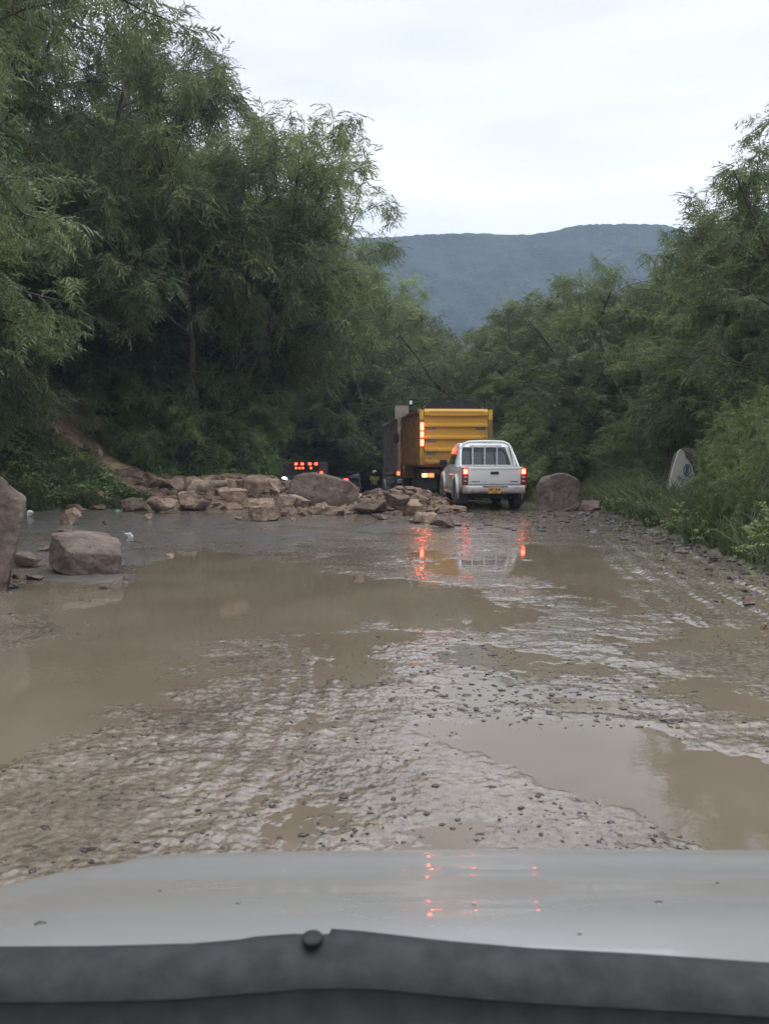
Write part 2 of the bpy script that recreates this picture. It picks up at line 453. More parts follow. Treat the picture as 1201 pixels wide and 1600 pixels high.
def road_detail(x, y):
    """mud relief over H0: returns height, asphalt mask, verge mask"""
    wx = x + 0.10 * fbm(x * 2.5, y * 2.5, 11, 3) + 0.22 * pnoise(x * 0.9, y * 0.9, 12)
    wy = y + 0.16 * fbm(x * 2.5, y * 2.5, 21, 3) + 0.25 * pnoise(x * 0.9, y * 0.9, 22)
    pud = np.zeros(x.shape)
    for P, dep, soft in PUD:
        d = sdist(P, wx, wy, 1.2)
        pud = np.maximum(pud, 0.75 * dep * sst(soft * 1.9, -soft * 2.2, d))
    asp = sst(0.5, -0.5, sdist(ASPH, wx, wy, 1.5))
    asp = np.maximum(asp, sst(-5.0, -6.5, x + 0.8 * pnoise(x * .4, y * .4, 31)) * sst(13, 15, y) * sst(30, 24, y))
    asp = asp * (0.25 + 0.75 * sst(-0.55, 0.05, fbm(x * 0.55, y * 0.8, 53, 4, 0.6)))
    inside = sst(-0.4, 0.5, x - xleft(y)) * sst(0.5, -0.4, x - xright(y) + 0.25 * pnoise(x * 1.3, y * 1.3, 8))
    ch = 0.45 + 0.75 * sst(-0.5, 0.6, fbm(x * 0.7, y * 0.7, 48, 3) + 0.3 * sst(0.5, -1.0, x))
    cl = fbm(x * 9, y * 9, 43, 3, 0.6)
    h = 0.0010 + 0.0095 * fbm(x * 0.8, y * 0.7, 41, 3) + ch * 0.0080 * fbm(x * 2.3, y * 2.9, 42, 6, 0.62) + ch * 0.0028 * fbm(x * 12, y * 15, 44, 4, 0.72)
    # churned clods
    h = h + 0.014 * np.clip(fbm(x * 4.3, y * 4.9, 46, 4, 0.65) - 0.75, 0, 1.2)
    # wheel ruts along the right side
    r = x + 0.10 * fbm(x * 1.1, y * 0.6, 57, 3) - (3.55 + 0.13 * (y - 8.5) + 0.0035 * (y - 8.5) ** 2)
    w = sst(1.15, 0.7, np.abs(r)) * sst(7.0, 9.0, y) * sst(24, 19, y)
    am = 0.35 + 0.65 * np.clip(0.5 + 1.2 * fbm(x * .7, y * .35, 55, 2), 0, 1)
    h = h + w * am * (0.016 * np.sin(r * 2 * math.pi / 0.36) + 0.005 * np.sin(r * 2 * math.pi / 0.12) + 0.0035 * np.sin(y * 2 * math.pi / 0.17 + r * 9) + 0.010)
    # fainter curved tracks in the near mud
    r2 = x + 0.55 + 0.055 * (y - 5.5) ** 2
    w2 = sst(0.45, 0.2, np.abs(r2)) * sst(3.0, 4.0, y) * sst(10, 7.5, y)
    h = h + w2 * am * (0.0035 * np.sin(r2 * 2 * math.pi / 0.17) )
    r3 = x - 0.62 - 0.03 * (y - 5.0)
    w3 = sst(0.35, 0.15, np.abs(r3)) * sst(2.8, 3.6, y) * sst(12, 9, y)
    h = h + w3 * am * (0.003 * np.sin(r3 * 2 * math.pi / 0.2) )
    # left part of the near mud stays above water
    h = h + 0.0035 * sst(0.3, -0.9, x) * sst(6.2, 4.5, y)
    # far road is higher and drier
    h = h + 0.015 * sst(15, 22, y)
    ha = 0.022 + 0.008 * fbm(x * 0.7, y * 0.7, 51, 4, 0.6) + 0.004 * fbm(x * 9, y * 9, 52, 3, 0.6)
    h = h * (1 - asp) + ha * asp
    h = h - pud * (1 - 0.65 * np.clip(fbm(x * 2.2, y * 2.2, 61, 3) * 1.3 - 0.25, 0, 1))
    v = 1 - inside
    h = h * inside + v * (0.05 + 0.05 * fbm(x * 2, y * 2, 71, 3))
    return h, asp, v
def HH(x, y):
    h, a, v = road_detail(np.array([float(x)]), np.array([float(y)]))
    return float(H0(x, y) + h[0])

# ------------------------------------------------------------------ ground materials
def ground_mat():
    m, nt, b = new_mat('wet_mud_and_soil')
    asp = attr_node(nt, 'asph'); ver = attr_node(nt, 'verge'); bare = attr_node(nt, 'bare')
    n1 = tex_noise(nt, 1.4, 8, 0.6); n2 = tex_noise(nt, 22, 6, 0.65); n3 = tex_noise(nt, 120, 3, 0.6)
    mud = ramp(nt, n1.outputs['Fac'], [(0.3, (0.125, 0.100, 0.073)), (0.5, (0.180, 0.146, 0.108)), (0.7, (0.235, 0.195, 0.150))])
    asc = ramp(nt, n2.outputs['Fac'], [(0.32, (0.07, 0.066, 0.062)), (0.68, (0.18, 0.168, 0.155))])
    gr = ramp(nt, n2.outputs['Fac'], [(0.3, (0.022, 0.030, 0.012)), (0.6, (0.05, 0.05, 0.025))])
    mot = ramp(nt, n2.outputs['Fac'], [(0.36, 0.55), (0.5, 0.95), (0.66, 1.12)])
    mm2 = nt.nodes.new('ShaderNodeMix'); mm2.data_type = 'RGBA'; mm2.blend_type = 'MULTIPLY'; mm2.inputs['Factor'].default_value = 1.0
    nt.links.new(mud.outputs['Color'], mm2.inputs['A']); nt.links.new(mot.outputs['Color'], mm2.inputs['B'])
    soil = ramp(nt, n1.outputs['Fac'], [(0.36, (0.19, 0.125, 0.08)), (0.64, (0.46, 0.31, 0.20))])
    c = mixc(nt, asp.outputs['Fac'], mm2.outputs['Result'], asc.outputs['Color'])
    c = mixc(nt, ver.outputs['Fac'], c.outputs['Result'], gr.outputs['Color'])
    c = mixc(nt, bare.outputs['Fac'], c.outputs['Result'], soil.outputs['Color'])
    nt.links.new(c.outputs['Result'], b.inputs['Base Color'])
    rg = ramp(nt, n2.outputs['Fac'], [(0.3, 0.08), (0.52, 0.20), (0.72, 0.45)])
    rg2 = mixc(nt, asp.outputs['Fac'], rg.outputs['Color'], (0.42, 0.42, 0.42))
    vb = nt.nodes.new('ShaderNodeMath'); vb.operation = 'MAXIMUM'
    nt.links.new(ver.outputs['Fac'], vb.inputs[0]); nt.links.new(bare.outputs['Fac'], vb.inputs[1])
    rg3 = mixc(nt, vb.outputs['Value'], rg2.outputs['Result'], (0.85, 0.85, 0.85))
    nt.links.new(rg3.outputs['Result'], b.inputs['Roughness'])
    b.inputs['Coat Weight'].default_value = 0.0
    iv = nt.nodes.new('ShaderNodeMath'); iv.operation = 'SUBTRACT'; iv.inputs[0].default_value = 0.6; iv.use_clamp = True
    nt.links.new(vb.outputs['Value'], iv.inputs[1]); nt.links.new(iv.outputs['Value'], b.inputs['Coat Weight']); b.inputs['Coat Roughness'].default_value = 0.12
    bp = bump(nt, b, n2.outputs['Fac'], 0.28, 0.012)
    bump(nt, b, n3.outputs['Fac'], 0.45, 0.004, bp)
    return m
MAT['ground'] = ground_mat()

def bare_mask(x, y):
    n = fbm(x * 0.8, y * 0.8, 81, 3)
    z = H0(x, y)
    # a scar strip up the bank from (-8,26) to (-12.5,30), and the rubble spill
    def strip(ax, ay, bx, by, w):
        ex, ey = bx - ax, by - ay
        t = np.clip(((x - ax) * ex + (y - ay) * ey) / (ex * ex + ey * ey), 0, 1)
        d = np.hypot(x - ax - t * ex, y - ay - t * ey)
        return sst(w + 0.5, w - 0.3, d + 0.6 * n)
    m = np.maximum(strip(-6.7, 26.6, -9.9, 28.7, 1.15), strip(-10.0, 30.7, -12.0, 30.2, 0.85))
    m = np.maximum(m, sst(0.15, 0.3, H0(x, y) + 1.2 * sst(26, 52, y)) * (x > -6.9) * (x < 2.2) * (y < 30) * (y > 20))
    return m

# fine sheet: road, puddle beds, verges and the foot of the banks
NU, NR = 1100, 1250
t = np.linspace(-1, 1, NU)
u = 0.52 * t + 0.62 * t ** 3
ys = -0.5 + 2.1 * (63.0 / 2.1) ** np.linspace(0, 1, NR)
Y, U = np.meshgrid(ys, u, indexing='ij')
X = U * (Y + 1.5)
hd, asp, ver = road_detail(X, Y)
Z = H0(X, Y) + hd
bare = bare_mask(X, Y)
V = np.stack([X, Y, Z], -1).reshape(-1, 3)
I = np.arange(NU * NR).reshape(NR, NU)
F = np.stack([I[:-1, :-1], I[:-1, 1:], I[1:, 1:], I[1:, :-1]], -1).reshape(-1, 4)
me = np_mesh('road', V, F, MAT['ground'], True, {'asph': asp.ravel(), 'verge': ver.ravel(), 'bare': bare.ravel()})
road = bpy.data.objects.new('road', me); col.objects.link(road); tag(road, kind='structure')

# coarse sheet: everything round it out to the foot of the mountain
gx = np.sign(np.linspace(-1, 1, 260)) * np.abs(np.linspace(-1, 1, 260)) ** 3 * 780
gy = -300 + 0 * gx
gy = np.concatenate([np.linspace(-180, -12, 12), np.arange(-10, 100, 1.0), 100 + np.linspace(0.05, 1, 60) ** 2.5 * 560])
Yc, Xc = np.meshgrid(gy, gx, indexing='ij')
Zc = H0(Xc, np.minimum(Yc, 100))
Zc = np.minimum(Zc, 9)
inn = (Yc > 0) & (Yc < 61) & (np.abs(Xc) < 1.0 * (Yc + 1.5))
Zc = Zc - 0.12 - 0.75 * inn
V = np.stack([Xc, Yc, Zc], -1).reshape(-1, 3)
n0, n1_ = Yc.shape
I = np.arange(n0 * n1_).reshape(n0, n1_)
F = np.stack([I[:-1, :-1], I[:-1, 1:], I[1:, 1:], I[1:, :-1]], -1).reshape(-1, 4)
vr = np.where((Xc > xleft(Yc)) & (Xc < xright(Yc)) & (Yc < 66), 0.0, 1.0)
me = np_mesh('ground', V, F, MAT['ground'], True, {'asph': (0 * vr).ravel(), 'verge': vr.ravel(), 'bare': (0 * vr).ravel()})
ground = bpy.data.objects.new('ground', me); col.objects.link(ground); tag(ground, kind='structure')

# muddy water lying in every hollow
def water_mat():
    m, nt, b = new_mat('muddy_water')
    n = tex_noise(nt, 0.8, 3, 0.5)
    r = ramp(nt, n.outputs['Fac'], [(0.35, (0.135, 0.107, 0.075)), (0.65, (0.165, 0.134, 0.098))])
    nt.links.new(r.outputs['Color'], b.inputs['Base Color'])
    b.inputs['Roughness'].default_value = 0.03
    b.inputs['IOR'].default_value = 1.33
    n2 = tex_noise(nt, 7, 3, 0.5, vec_scale=(1, 1, 1))
    bump(nt, b, n2.outputs['Fac'], 0.10, 0.01)
    return m
MAT['water'] = water_mat()
me = np_mesh('puddle_water', np.array([(-9.5, 1.0, 0), (5.4, 1.0, 0), (5.6, 22.5, 0), (-9.2, 22.5, 0)]), np.array([[0, 1, 2, 3]]), MAT['water'])
water = bpy.data.objects.new('puddle_water', me); col.objects.link(water); tag(water, kind='structure')

# mud lumps sitting on the slurry
def lumps(name, n, region, smin, smax, mat, seed, flat=0.55, sub=1, keep=None, pw=2.5):
    rng = np.random.default_rng(seed)
    bm = bmesh.new(); bmesh.ops.create_icosphere(bm, subdivisions=sub, radius=1)
    bv = np.array([v.co[:] for v in bm.verts]); bf = np.array([[v.index for v in f.verts] for f in bm.faces]); bm.free()
    P = region(rng, n)
    if keep is not None: P = P[keep(P[:, 0], P[:, 1])]
    n = len(P)
    s = smin + (smax - smin) * rng.random(n) ** pw
    hz, _, _ = road_detail(P[:, 0], P[:, 1])
    z = np.maximum(H0(P[:, 0], P[:, 1]) + hz, np.where(P[:, 1] < 22, 0.0, -9))
    jit = rng.normal(1, 0.25, (n, len(bv), 1))
    V = bv[None] * jit * s[:, None, None]
    V = V * np.stack([rng.uniform(0.7, 1.8, n), rng.uniform(0.6, 1.3, n), np.full(n, flat)], -1)[:, None, :]
    a = rng.uniform(0, 6.28, n); c, s_ = np.cos(a)[:, None], np.sin(a)[:, None]
    V = np.stack([V[..., 0] * c - V[..., 1] * s_, V[..., 0] * s_ + V[..., 1] * c, V[..., 2]], -1)
    V = V + np.stack([P[:, 0], P[:, 1], z + s * 0.1], -1)[:, None, :]
    F = bf[None] + (np.arange(n) * len(bv))[:, None, None]
    me = np_mesh(name, V.reshape(-1, 3), F.reshape(-1, 3), mat, False, nv=3)
    o = bpy.data.objects.new(name, me); col.objects.link(o); tag(o, kind='stuff')
    return o
MAT['clod'] = simple('wet_dark_mud', (0.055, 0.042, 0.033), (0.030, 0.024, 0.020), 0.32, 25, bmp=0.3)
def reg_clods(rng, n):
    y = 3.0 + 19 * rng.random(n) ** 1.5
    x = rng.uniform(-1, 1, n) * (0.46 * y + 0.5)
    a = (rng.random(n) < 0.45)
    x[a] = rng.normal(0.9, 0.55, a.sum()); y[a] = rng.normal(5.6, 1.0, a.sum())
    return np.stack([x, np.clip(y, 2.6, 24)], -1)
def keep_clods(x, y):
    k = pnoise(x * 1.2, y * 1.2, 91) + 0.35 * (np.hypot(x - 1.0, y - 5.6) < 1.8) + 0.15
    m = k > 0.05
    for P, d, s in PUD[:2] + PUD[3:4]: m &= sdist(P, x, y) > 0.1
    return m & (x < xright(y)) & (x > -5 - (y < 12) * 5)
clods = lumps('mud_clods', 2400, reg_clods, 0.003, 0.022, MAT['clod'], 5, 0.32, keep=keep_clods)
def reg_fine(rng, n):
    y = 2.8 + 13 * rng.random(n) ** 1.4
    return np.stack([rng.uniform(-1, 1, n) * (0.46 * y + 0.4), y], -1)
def keep_fine(x, y):
    m = fbm(x * 1.6, y * 1.6, 93, 3) > -0.12
    for P, d, s in PUD[:1] + PUD[3:4]: m &= sdist(P, x, y) > 0.02
    return m & (x < xright(y) - .2)
fine = lumps('mud_clods', 11000, reg_fine, 0.002, 0.012, MAT['clod'], 25, 0.45, keep=keep_fine, pw=2)
tag(fine, 'fine crumbs of mud peppering the slurry in front of the bonnet', 'mud clods')
tag(clods, 'small dark lumps of wet mud strewn over the churned road', 'mud clods')

# mountain ridge
prof_px = [(-1500, 430), (-600, 400), (0, 385), (300, 376), (600, 371), (650, 367), (740, 364), (790, 367), (830, 366), (865, 361), (900, 352), (935, 350), (980, 350), (1040, 351), (1060, 358), (1100, 372), (1300, 420), (1900, 500), (2600, 520)]
MX = np.array([atd(px, py, 480).x for px, py in prof_px]); MZ = np.array([atd(px, py, 480).z for px, py in prof_px])
xs_ = np.linspace(-720, 720, 900); tt = np.linspace(0, 1, 110)
XX, TT = np.meshgrid(xs_, tt, indexing='xy')
ridge = np.interp(XX, MX, MZ)
YY = 270 + 210 * TT
gul = np.abs(fbm(XX / 72, TT * 1.7, 7, 5, 0.5))
ZZ = ridge * (0.25 * TT + 0.75 * TT ** 1.5) - 30 * gul * np.sin(np.clip(TT, 0, 1) * math.pi) + 1.7 * fbm(XX / 5, YY / 5, 9, 3, 0.6) * (0.15 + 0.85 * np.sin(np.clip(TT, 0, 1) * math.pi) ** .5) + 0.6 * pnoise(XX / 2.6, YY / 2.2, 4)
ZZ[0] = -30
V = np.stack([XX, YY, ZZ], -1).reshape(-1, 3)
back = V.reshape(110, 900, 3)[-1].copy(); back[:, 1] += 140; back[:, 2] = -30
V = np.concatenate([V, back])
I = np.arange(111 * 900).reshape(111, 900)
F = np.stack([I[:-1, :-1], I[:-1, 1:], I[1:, 1:], I[1:, :-1]], -1).reshape(-1, 4)
mm_, nt, b = new_mat('wooded_mountainside')
n = tex_noise(nt, 0.045, 9, 0.75)
r = ramp(nt, n.outputs['Fac'], [(0.3, (0.010, 0.020, 0.022)), (0.5, (0.028, 0.046, 0.040)), (0.72, (0.065, 0.080, 0.055))])
nt.links.new(r.outputs['Color'], b.inputs['Base Color']); b.inputs['Roughness'].default_value = 0.9
n2 = tex_noise(nt, 0.4, 5, 0.7)
bump(nt, b, n2.outputs['Fac'], 1.0, 3)
me = np_mesh('mountain', V, F, mm_, True)
mountain = bpy.data.objects.new('mountain', me); col.objects.link(mountain); tag(mountain, kind='structure')

# air
hb = MB(); hb.box((0, 240, 80), (1600, 880, 230))
mh = bpy.data.materials.new('hazy_air'); mh.use_nodes = True
nh = mh.node_tree; nh.nodes.clear()
pv = nh.nodes.new('ShaderNodeVolumePrincipled'); oh = nh.nodes.new('ShaderNodeOutputMaterial')
pv.inputs['Color'].default_value = (0.60, 0.78, 1.0, 1)
pv.inputs['Density'].default_value = 0.0008
pv.inputs['Anisotropy'].default_value = 0.0
nh.links.new(pv.outputs['Volume'], oh.inputs['Volume'])
haze = hb.build('haze', mh); tag(haze, 'thin bluish air between the road and the mountain', 'haze', kind='stuff')
# ------------------------------------------------------------------ vegetation
def leaf_mat(name, dark, mid, light, transl=0.38):
    m = bpy.data.materials.new(name); m.use_nodes = True
    nt = m.node_tree; nt.nodes.clear()
    a = attr_node(nt, 'tone')
    r = ramp(nt, a.outputs['Fac'], [(0.0, dark), (0.5, mid), (1.0, light)])
    oi = nt.nodes.new('ShaderNodeObjectInfo')
    hs = nt.nodes.new('ShaderNodeHueSaturation')
    vr_ = nt.nodes.new('ShaderNodeMapRange'); vr_.inputs['To Min'].default_value = 0.75; vr_.inputs['To Max'].default_value = 1.25
    nt.links.new(oi.outputs['Random'], vr_.inputs['Value']); nt.links.new(vr_.outputs['Result'], hs.inputs['Value'])
    nt.links.new(r.outputs['Color'], hs.inputs['Color'])
    p = nt.nodes.new('ShaderNodeBsdfPrincipled'); p.inputs['Roughness'].default_value = 0.5
    p.inputs['Specular IOR Level'].default_value = 0.35
    tr = nt.nodes.new('ShaderNodeBsdfTranslucent')
    mx = nt.nodes.new('ShaderNodeMixShader'); mx.inputs['Fac'].default_value = transl
    o = nt.nodes.new('ShaderNodeOutputMaterial')
    nt.links.new(hs.outputs['Color'], p.inputs['Base Color']); nt.links.new(hs.outputs['Color'], tr.inputs['Color'])
    nt.links.new(p.outputs['BSDF'], mx.inputs[1]); nt.links.new(tr.outputs['BSDF'], mx.inputs[2]); nt.links.new(mx.outputs['Shader'], o.inputs['Surface'])
    return m
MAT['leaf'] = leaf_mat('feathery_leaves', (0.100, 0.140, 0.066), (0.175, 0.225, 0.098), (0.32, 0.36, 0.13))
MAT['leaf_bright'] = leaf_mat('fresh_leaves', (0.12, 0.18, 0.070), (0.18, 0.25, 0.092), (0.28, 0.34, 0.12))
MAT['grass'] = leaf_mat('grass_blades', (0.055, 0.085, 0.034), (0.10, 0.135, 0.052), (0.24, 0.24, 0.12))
MAT['bark'] = simple('grey_brown_bark', (0.10, 0.085, 0.07), (0.05, 0.042, 0.036), 0.85, 14, bmp=0.5)

def frond_template(n, ll, lw, droop, seed=0, fan=1.0):
    """unit spray along +x: narrow leaflets leaving a drooping stalk at uneven angles, most of them hanging"""
    r = np.random.default_rng(seed); V = []
    for i in range(n):
        t = (i + 0.5 + 0.4 * r.normal()) / n; t = min(max(t, 0.05), 1)
        z0 = -droop * t * t
        sgn = 1 if i % 2 else -1
        l = ll * r.uniform(0.6, 1.25)
        b = np.array([t, 0, z0])
        d = np.array([0.55 + 0.4 * r.random(), sgn * fan * r.uniform(0.35, 1.0), -0.25 - 0.75 * r.random()]); d /= np.linalg.norm(d)
        n_ = np.cross(d, np.array([0.2 * r.normal(), 0.3 * r.normal(), 1.0])); n_ /= np.linalg.norm(n_)
        m_ = b + d * l * 0.5 + np.array([0, 0, 0.02])
        V += [b, m_ + n_ * lw / 2, b + d * l + np.array([0, 0, -0.04]), m_ - n_ * lw / 2]
    return np.array(V)
def place_fronds(P, D, S, tmpl, rng, tone):
    """P positions, D directions (n,3), S scale -> verts, quads, tone"""
    n = len(P)
    D = D / (np.linalg.norm(D, axis=1, keepdims=True) + 1e-9)
    up = np.array([0, 0, 1.0]) + rng.normal(0, 0.45, (n, 3))
    Yv = np.cross(up, D); Yv /= np.linalg.norm(Yv, axis=1, keepdims=True) + 1e-9
    Zv = np.cross(D, Yv)
    M = np.stack([D, Yv, Zv], 1)              # n,3,3
    nt_ = len(tmpl[0]); tv = rng.integers(0, len(tmpl), n)
    V = np.einsum('nkj,njc->nkc', np.array(tmpl)[tv], M) * S[:, None, None] + P[:, None, :]
    F = np.arange(n * nt_).reshape(-1, 4)
    T = np.clip(np.repeat(tone, nt_) + np.repeat(rng.normal(0, 0.07, n * nt_ // 4), 4), 0, 1)
    return V.reshape(-1, 3), F, T

def grow(seed, height, spread, nst, low=0.12, density=1.0, airy=0.0):
    rng = np.random.default_rng(seed)
    tb = MB(); P = []; D = []; C = []
    def line(p0, d0, length, nseg, up, wander):
        pts = [np.array(p0, float)]; d = np.array(d0, float)
        for i in range(nseg):
            d = d + rng.normal(0, wander, 3) + np.array([0, 0, up])
            d /= np.linalg.norm(d)
            pts.append(pts[-1] + d * length / nseg)
        return np.array(pts)
    def at(pts, t):
        k = t * (len(pts) - 1); i = min(int(k), len(pts) - 2); f = k - i
        return pts[i] * (1 - f) + pts[i + 1] * f, (pts[i + 1] - pts[i]) / (np.linalg.norm(pts[i + 1] - pts[i]) + 1e-9)
    for s in range(nst):
        a = rng.uniform(0, 6.28)
        lean = 0.2 + 0.45 * rng.random() if nst > 1 else 0.12
        st_ = line((rng.normal(0, .12), rng.normal(0, .12), -0.4), (math.cos(a) * lean, math.sin(a) * lean, 1), height * rng.uniform(0.66, 1.0) / (math.cos(lean * .8) if nst > 1 else 1), 8, 0.035, 0.13)
        r0 = 0.014 * height * rng.uniform(0.8, 1.1)
        tb.tube(st_, [r0 * (1 - 0.85 * i / 8) for i in range(9)], 7)
        nl = int(15 * height / 9)
        for j in range(nl):
            t = low + (1 - low) * (j + rng.random()) / nl
            p, d = at(st_, min(t, 0.99))
            az = j * 2.4 + a + rng.normal(0, 0.4)
            Lh = spread * (0.45 + 0.55 * math.sin(math.pi * min(1, 0.25 + 0.75 * t)) ** 0.8) * rng.uniform(0.65, 1.2) * (1 - 0.12 * t)
            el = 0.22 + 0.55 * t + rng.normal(0, 0.2)
            lat = line(p, (math.cos(az) * math.cos(el), math.sin(az) * math.cos(el), math.sin(el)), Lh, 6, -0.06, 0.14)
            rl = max(0.012, r0 * (1 - 0.85 * t) * 0.55)
            tb.tube(lat, [rl * (1 - 0.75 * i / 6) for i in range(7)], 5, cap=False)
            tone_l = rng.normal(0, 0.15)
            ns = int(5 + Lh * 2.2)
            for k in range(ns):
                t2 = 0.22 + 0.78 * (k + rng.random()) / ns
                p2, d2 = at(lat, min(t2, 0.99))
                side = rng.normal(0, 1, 3); side -= side.dot(d2) * d2; side /= np.linalg.norm(side)
                dd = d2 * 0.75 + side * 0.8 + np.array([0, 0, 0.1])
                L2 = (0.5 + 0.22 * Lh * (1.15 - t2)) * rng.uniform(0.6, 1.3)
                sub = line(p2, dd / np.linalg.norm(dd), L2, 4, -0.08, 0.16)
                tb.tube(sub, [0.011, 0.009, 0.007, 0.005, 0.003], 3, cap=False)
                nf = int((9 + 11 * L2) * density * (1 - airy * rng.random()))
                tone_s = tone_l + rng.normal(0, 0.14)
                for q in range(nf):
                    t3 = 0.15 + 0.85 * rng.random()
                    p3, d3 = at(sub, min(t3, 0.99))
                    fd = d3 * 0.5 + rng.normal(0, 0.6, 3) + np.array([0, 0, -0.32])
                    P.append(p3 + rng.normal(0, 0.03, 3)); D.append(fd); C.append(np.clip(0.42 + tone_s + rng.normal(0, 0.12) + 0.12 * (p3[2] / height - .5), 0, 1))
    return tb, np.array(P), np.array(D), np.array(C), rng

FR = [frond_template(12, 0.42, 0.085, 0.7, q) for q in range(6)]
FRF = [frond_template(14, 0.34, 0.065, 0.4, 30 + q, 1.3) for q in range(6)]
FRB = [frond_template(7, 0.42, 0.24, 0.45, 60 + q, 1.4) for q in range(5)]
TOPS = {}
def make_tree(kind, seed, height, spread, nst, mat, tmpl=FR, fs=(0.20, 0.38), **kw):
    tb, P, D, C, rng = grow(seed, height, spread, nst, **kw)
    V, F, T = place_fronds(P, D, rng.uniform(fs[0], fs[1], len(P)), tmpl, rng, C)
    root = empty(kind)
    tk = tb.build('trunk', MAT['bark'], root, smooth=60)
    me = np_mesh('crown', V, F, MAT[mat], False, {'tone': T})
    cr_ = bpy.data.objects.new('crown', me); col.objects.link(cr_); cr_.parent = root
    TOPS[root.name] = float(np.percentile(V[:, 2], 99.7))
    return root, len(F)
protos = []
specs = [('feathery_tree', 1, 9.0, 3.0, 3, 'leaf', dict(low=0.16, tmpl=FRF, density=1.15)),
         ('feathery_tree', 2, 9.0, 3.4, 2, 'leaf', dict(low=0.12)),
         ('feathery_tree', 3, 9.0, 2.6, 3, 'leaf', dict(low=0.25, density=0.8, airy=0.4)),
         ('feathery_tree', 4, 9.0, 3.6, 4, 'leaf', dict(low=0.14, tmpl=FRF, density=1.15)),
         ('feathery_tree', 8, 9.0, 2.2, 1, 'leaf', dict(low=0.30, density=0.7, airy=0.6)),
         ('feathery_tree', 12, 9.0, 3.4, 3, 'leaf', dict(low=0.50)),
         ('feathery_tree', 15, 9.0, 3.0, 2, 'leaf', dict(low=0.55, density=0.9, airy=0.3))]
for k, s, h, sp, ns, mt, kw in specs:
    r_, n = make_tree(k, s, h, sp, ns, mt, **kw)
    protos.append(r_); print('tree', k, n)
bush, n = make_tree('leafy_shrub', 21, 3.0, 1.7, 5, 'leaf_bright', FRB, (0.13, 0.24), low=0.05, density=0.9); print('shrub', n)
bush2, n = make_tree('feathery_shrub', 22, 3.2, 1.9, 5, 'leaf_bright', FRF, (0.14, 0.26), low=0.05, density=1.5); print('shrub', n)

used = {}
random.seed(4)
def put(proto, x, y, h, base_h, label, cat, group=None, wide=1.0, rz=None, z=None):
    o = proto if not used.get(proto.name) else copy_tree(proto)
    used[proto.name] = True
    z = float(H0(x, y)) if z is None else z
    o.location = (x, y, z - 0.05)
    s = h / TOPS[proto.name]
    o.scale = (s * wide, s * wide, s)
    o.rotation_euler = (random.gauss(0, .03), random.gauss(0, .03), random.uniform(0, 6.28) if rz is None else rz)
    tag(o, label, cat, group)
    return o
SKYLINE = np.array([(-900, -1500), (-100, -600), (200, -300), (262, -60), (292, 5), (318, 30), (345, 95), (375, 128), (430, 140), (458, 165), (478, 192), (525, 200), (560, 185), (580, 225), (588, 300), (612, 328),
  (628, 385), (645, 430), (665, 452), (674, 510), (702, 525), (718, 565), (728, 550), (742, 520), (790, 488), (842, 428), (900, 418), (960, 410), (1015, 402), (1030, 378), (1070, 360), (1088, 330), (1100, 275),
  (1130, 240), (1150, 205), (1200, 180), (1260, 120), (1500, -60), (2200, -300)], float)
_rs = np.random.default_rng(77)
SAMP = {}
for pr_ in protos:
    me_ = [c for c in pr_.children if c.name.startswith('crown')][0].data
    co = np.empty(len(me_.vertices) * 3, np.float32); me_.vertices.foreach_get('co', co)
    SAMP[pr_.name] = co.reshape(-1, 3)[_rs.integers(0, len(me_.vertices), 1500)]
def project(P):
    d = P - np.array([0, 0, CAM_H])
    f = d[:, 1] * ct - d[:, 2] * st; u_ = d[:, 1] * st + d[:, 2] * ct
    return 600.5 + FPX * d[:, 0] / f, 800 - FPX * u_ / f
def tree_at(k, px, y, top_py, label, group, wide=1.0, rz=None, tol=8):
    """crown top aimed at (px, top_py); the foot stays off the road (trees by it lean out), and the size keeps the crown under the skyline"""
    p = atd(px, top_py, y)
    xb = p.x
    if p.x < 2.5 and y < 55: xb = min(p.x, float(xleft(y)) - 0.7)
    elif p.x >= 2.5 and y < 60: xb = max(p.x, float(xright(y)) + 0.8)
    zb = float(H0(xb, y)); proto = protos[k]
    dz = max(2.0, p.z - zb); dx = max(-0.75 * dz, min(0.75 * dz, p.x - xb))
    s0 = math.hypot(dz, dx) / TOPS[proto.name]
    best = None
    for c in range(10):
        r_ = random.uniform(0, 6.28)
        for lf in ((1.0, 0.6) if abs(dx) > 0.5 else (1.0,)):
            ang = math.atan2(dx * lf, dz)
            Mx = np.array(Matrix.Rotation(ang, 3, 'Y') @ Matrix.Rotation(r_, 3, 'Z'))
            for s in s0 * np.arange(1.12, 0.35, -0.07):
                P = (SAMP[proto.name] * np.array([s * wide, s * wide, s])) @ Mx.T + np.array([xb, y, zb])
                u_, v_ = project(P)
                bad = np.mean(v_ < np.interp(u_, SKYLINE[:, 0], SKYLINE[:, 1]) - tol)
                if y < 57 and px < 650: bad += 2 * np.mean(((u_ > 445) & (u_ < 775) & (v_ > 612) & (v_ < 800)) | ((u_ > 436) & (u_ < 610) & (v_ > 700) & (v_ < 800)))
                if y < 33 and px < 400: bad += np.mean(((u_ > 62) & (u_ < 142) & (v_ > 615) & (v_ < 690)) | ((u_ > 135) & (u_ < 265) & (v_ > 690) & (v_ < 790)))
                if y < 31 and px > 650: bad += 2 * np.mean((u_ > 600) & (u_ < 1095) & (v_ > 680) & (v_ < 815))
                if bad < 0.004: break
            top = np.percentile(v_, 1)
            score = 4000 * max(0, bad - .004) + abs(top - top_py) + 0.6 * abs(u_[np.argmin(v_)] - px)
            if best is None or score < best[0]: best = (score, s, r_, ang)
    _, s, r_, ang = best
    o = put(proto, xb, y, s * TOPS[proto.name], 0, label, 'tree', group, wide, r_)
    o.rotation_euler = (Matrix.Rotation(ang, 3, 'Y') @ Matrix.Rotation(r_, 3, 'Z')).to_euler()
    return o

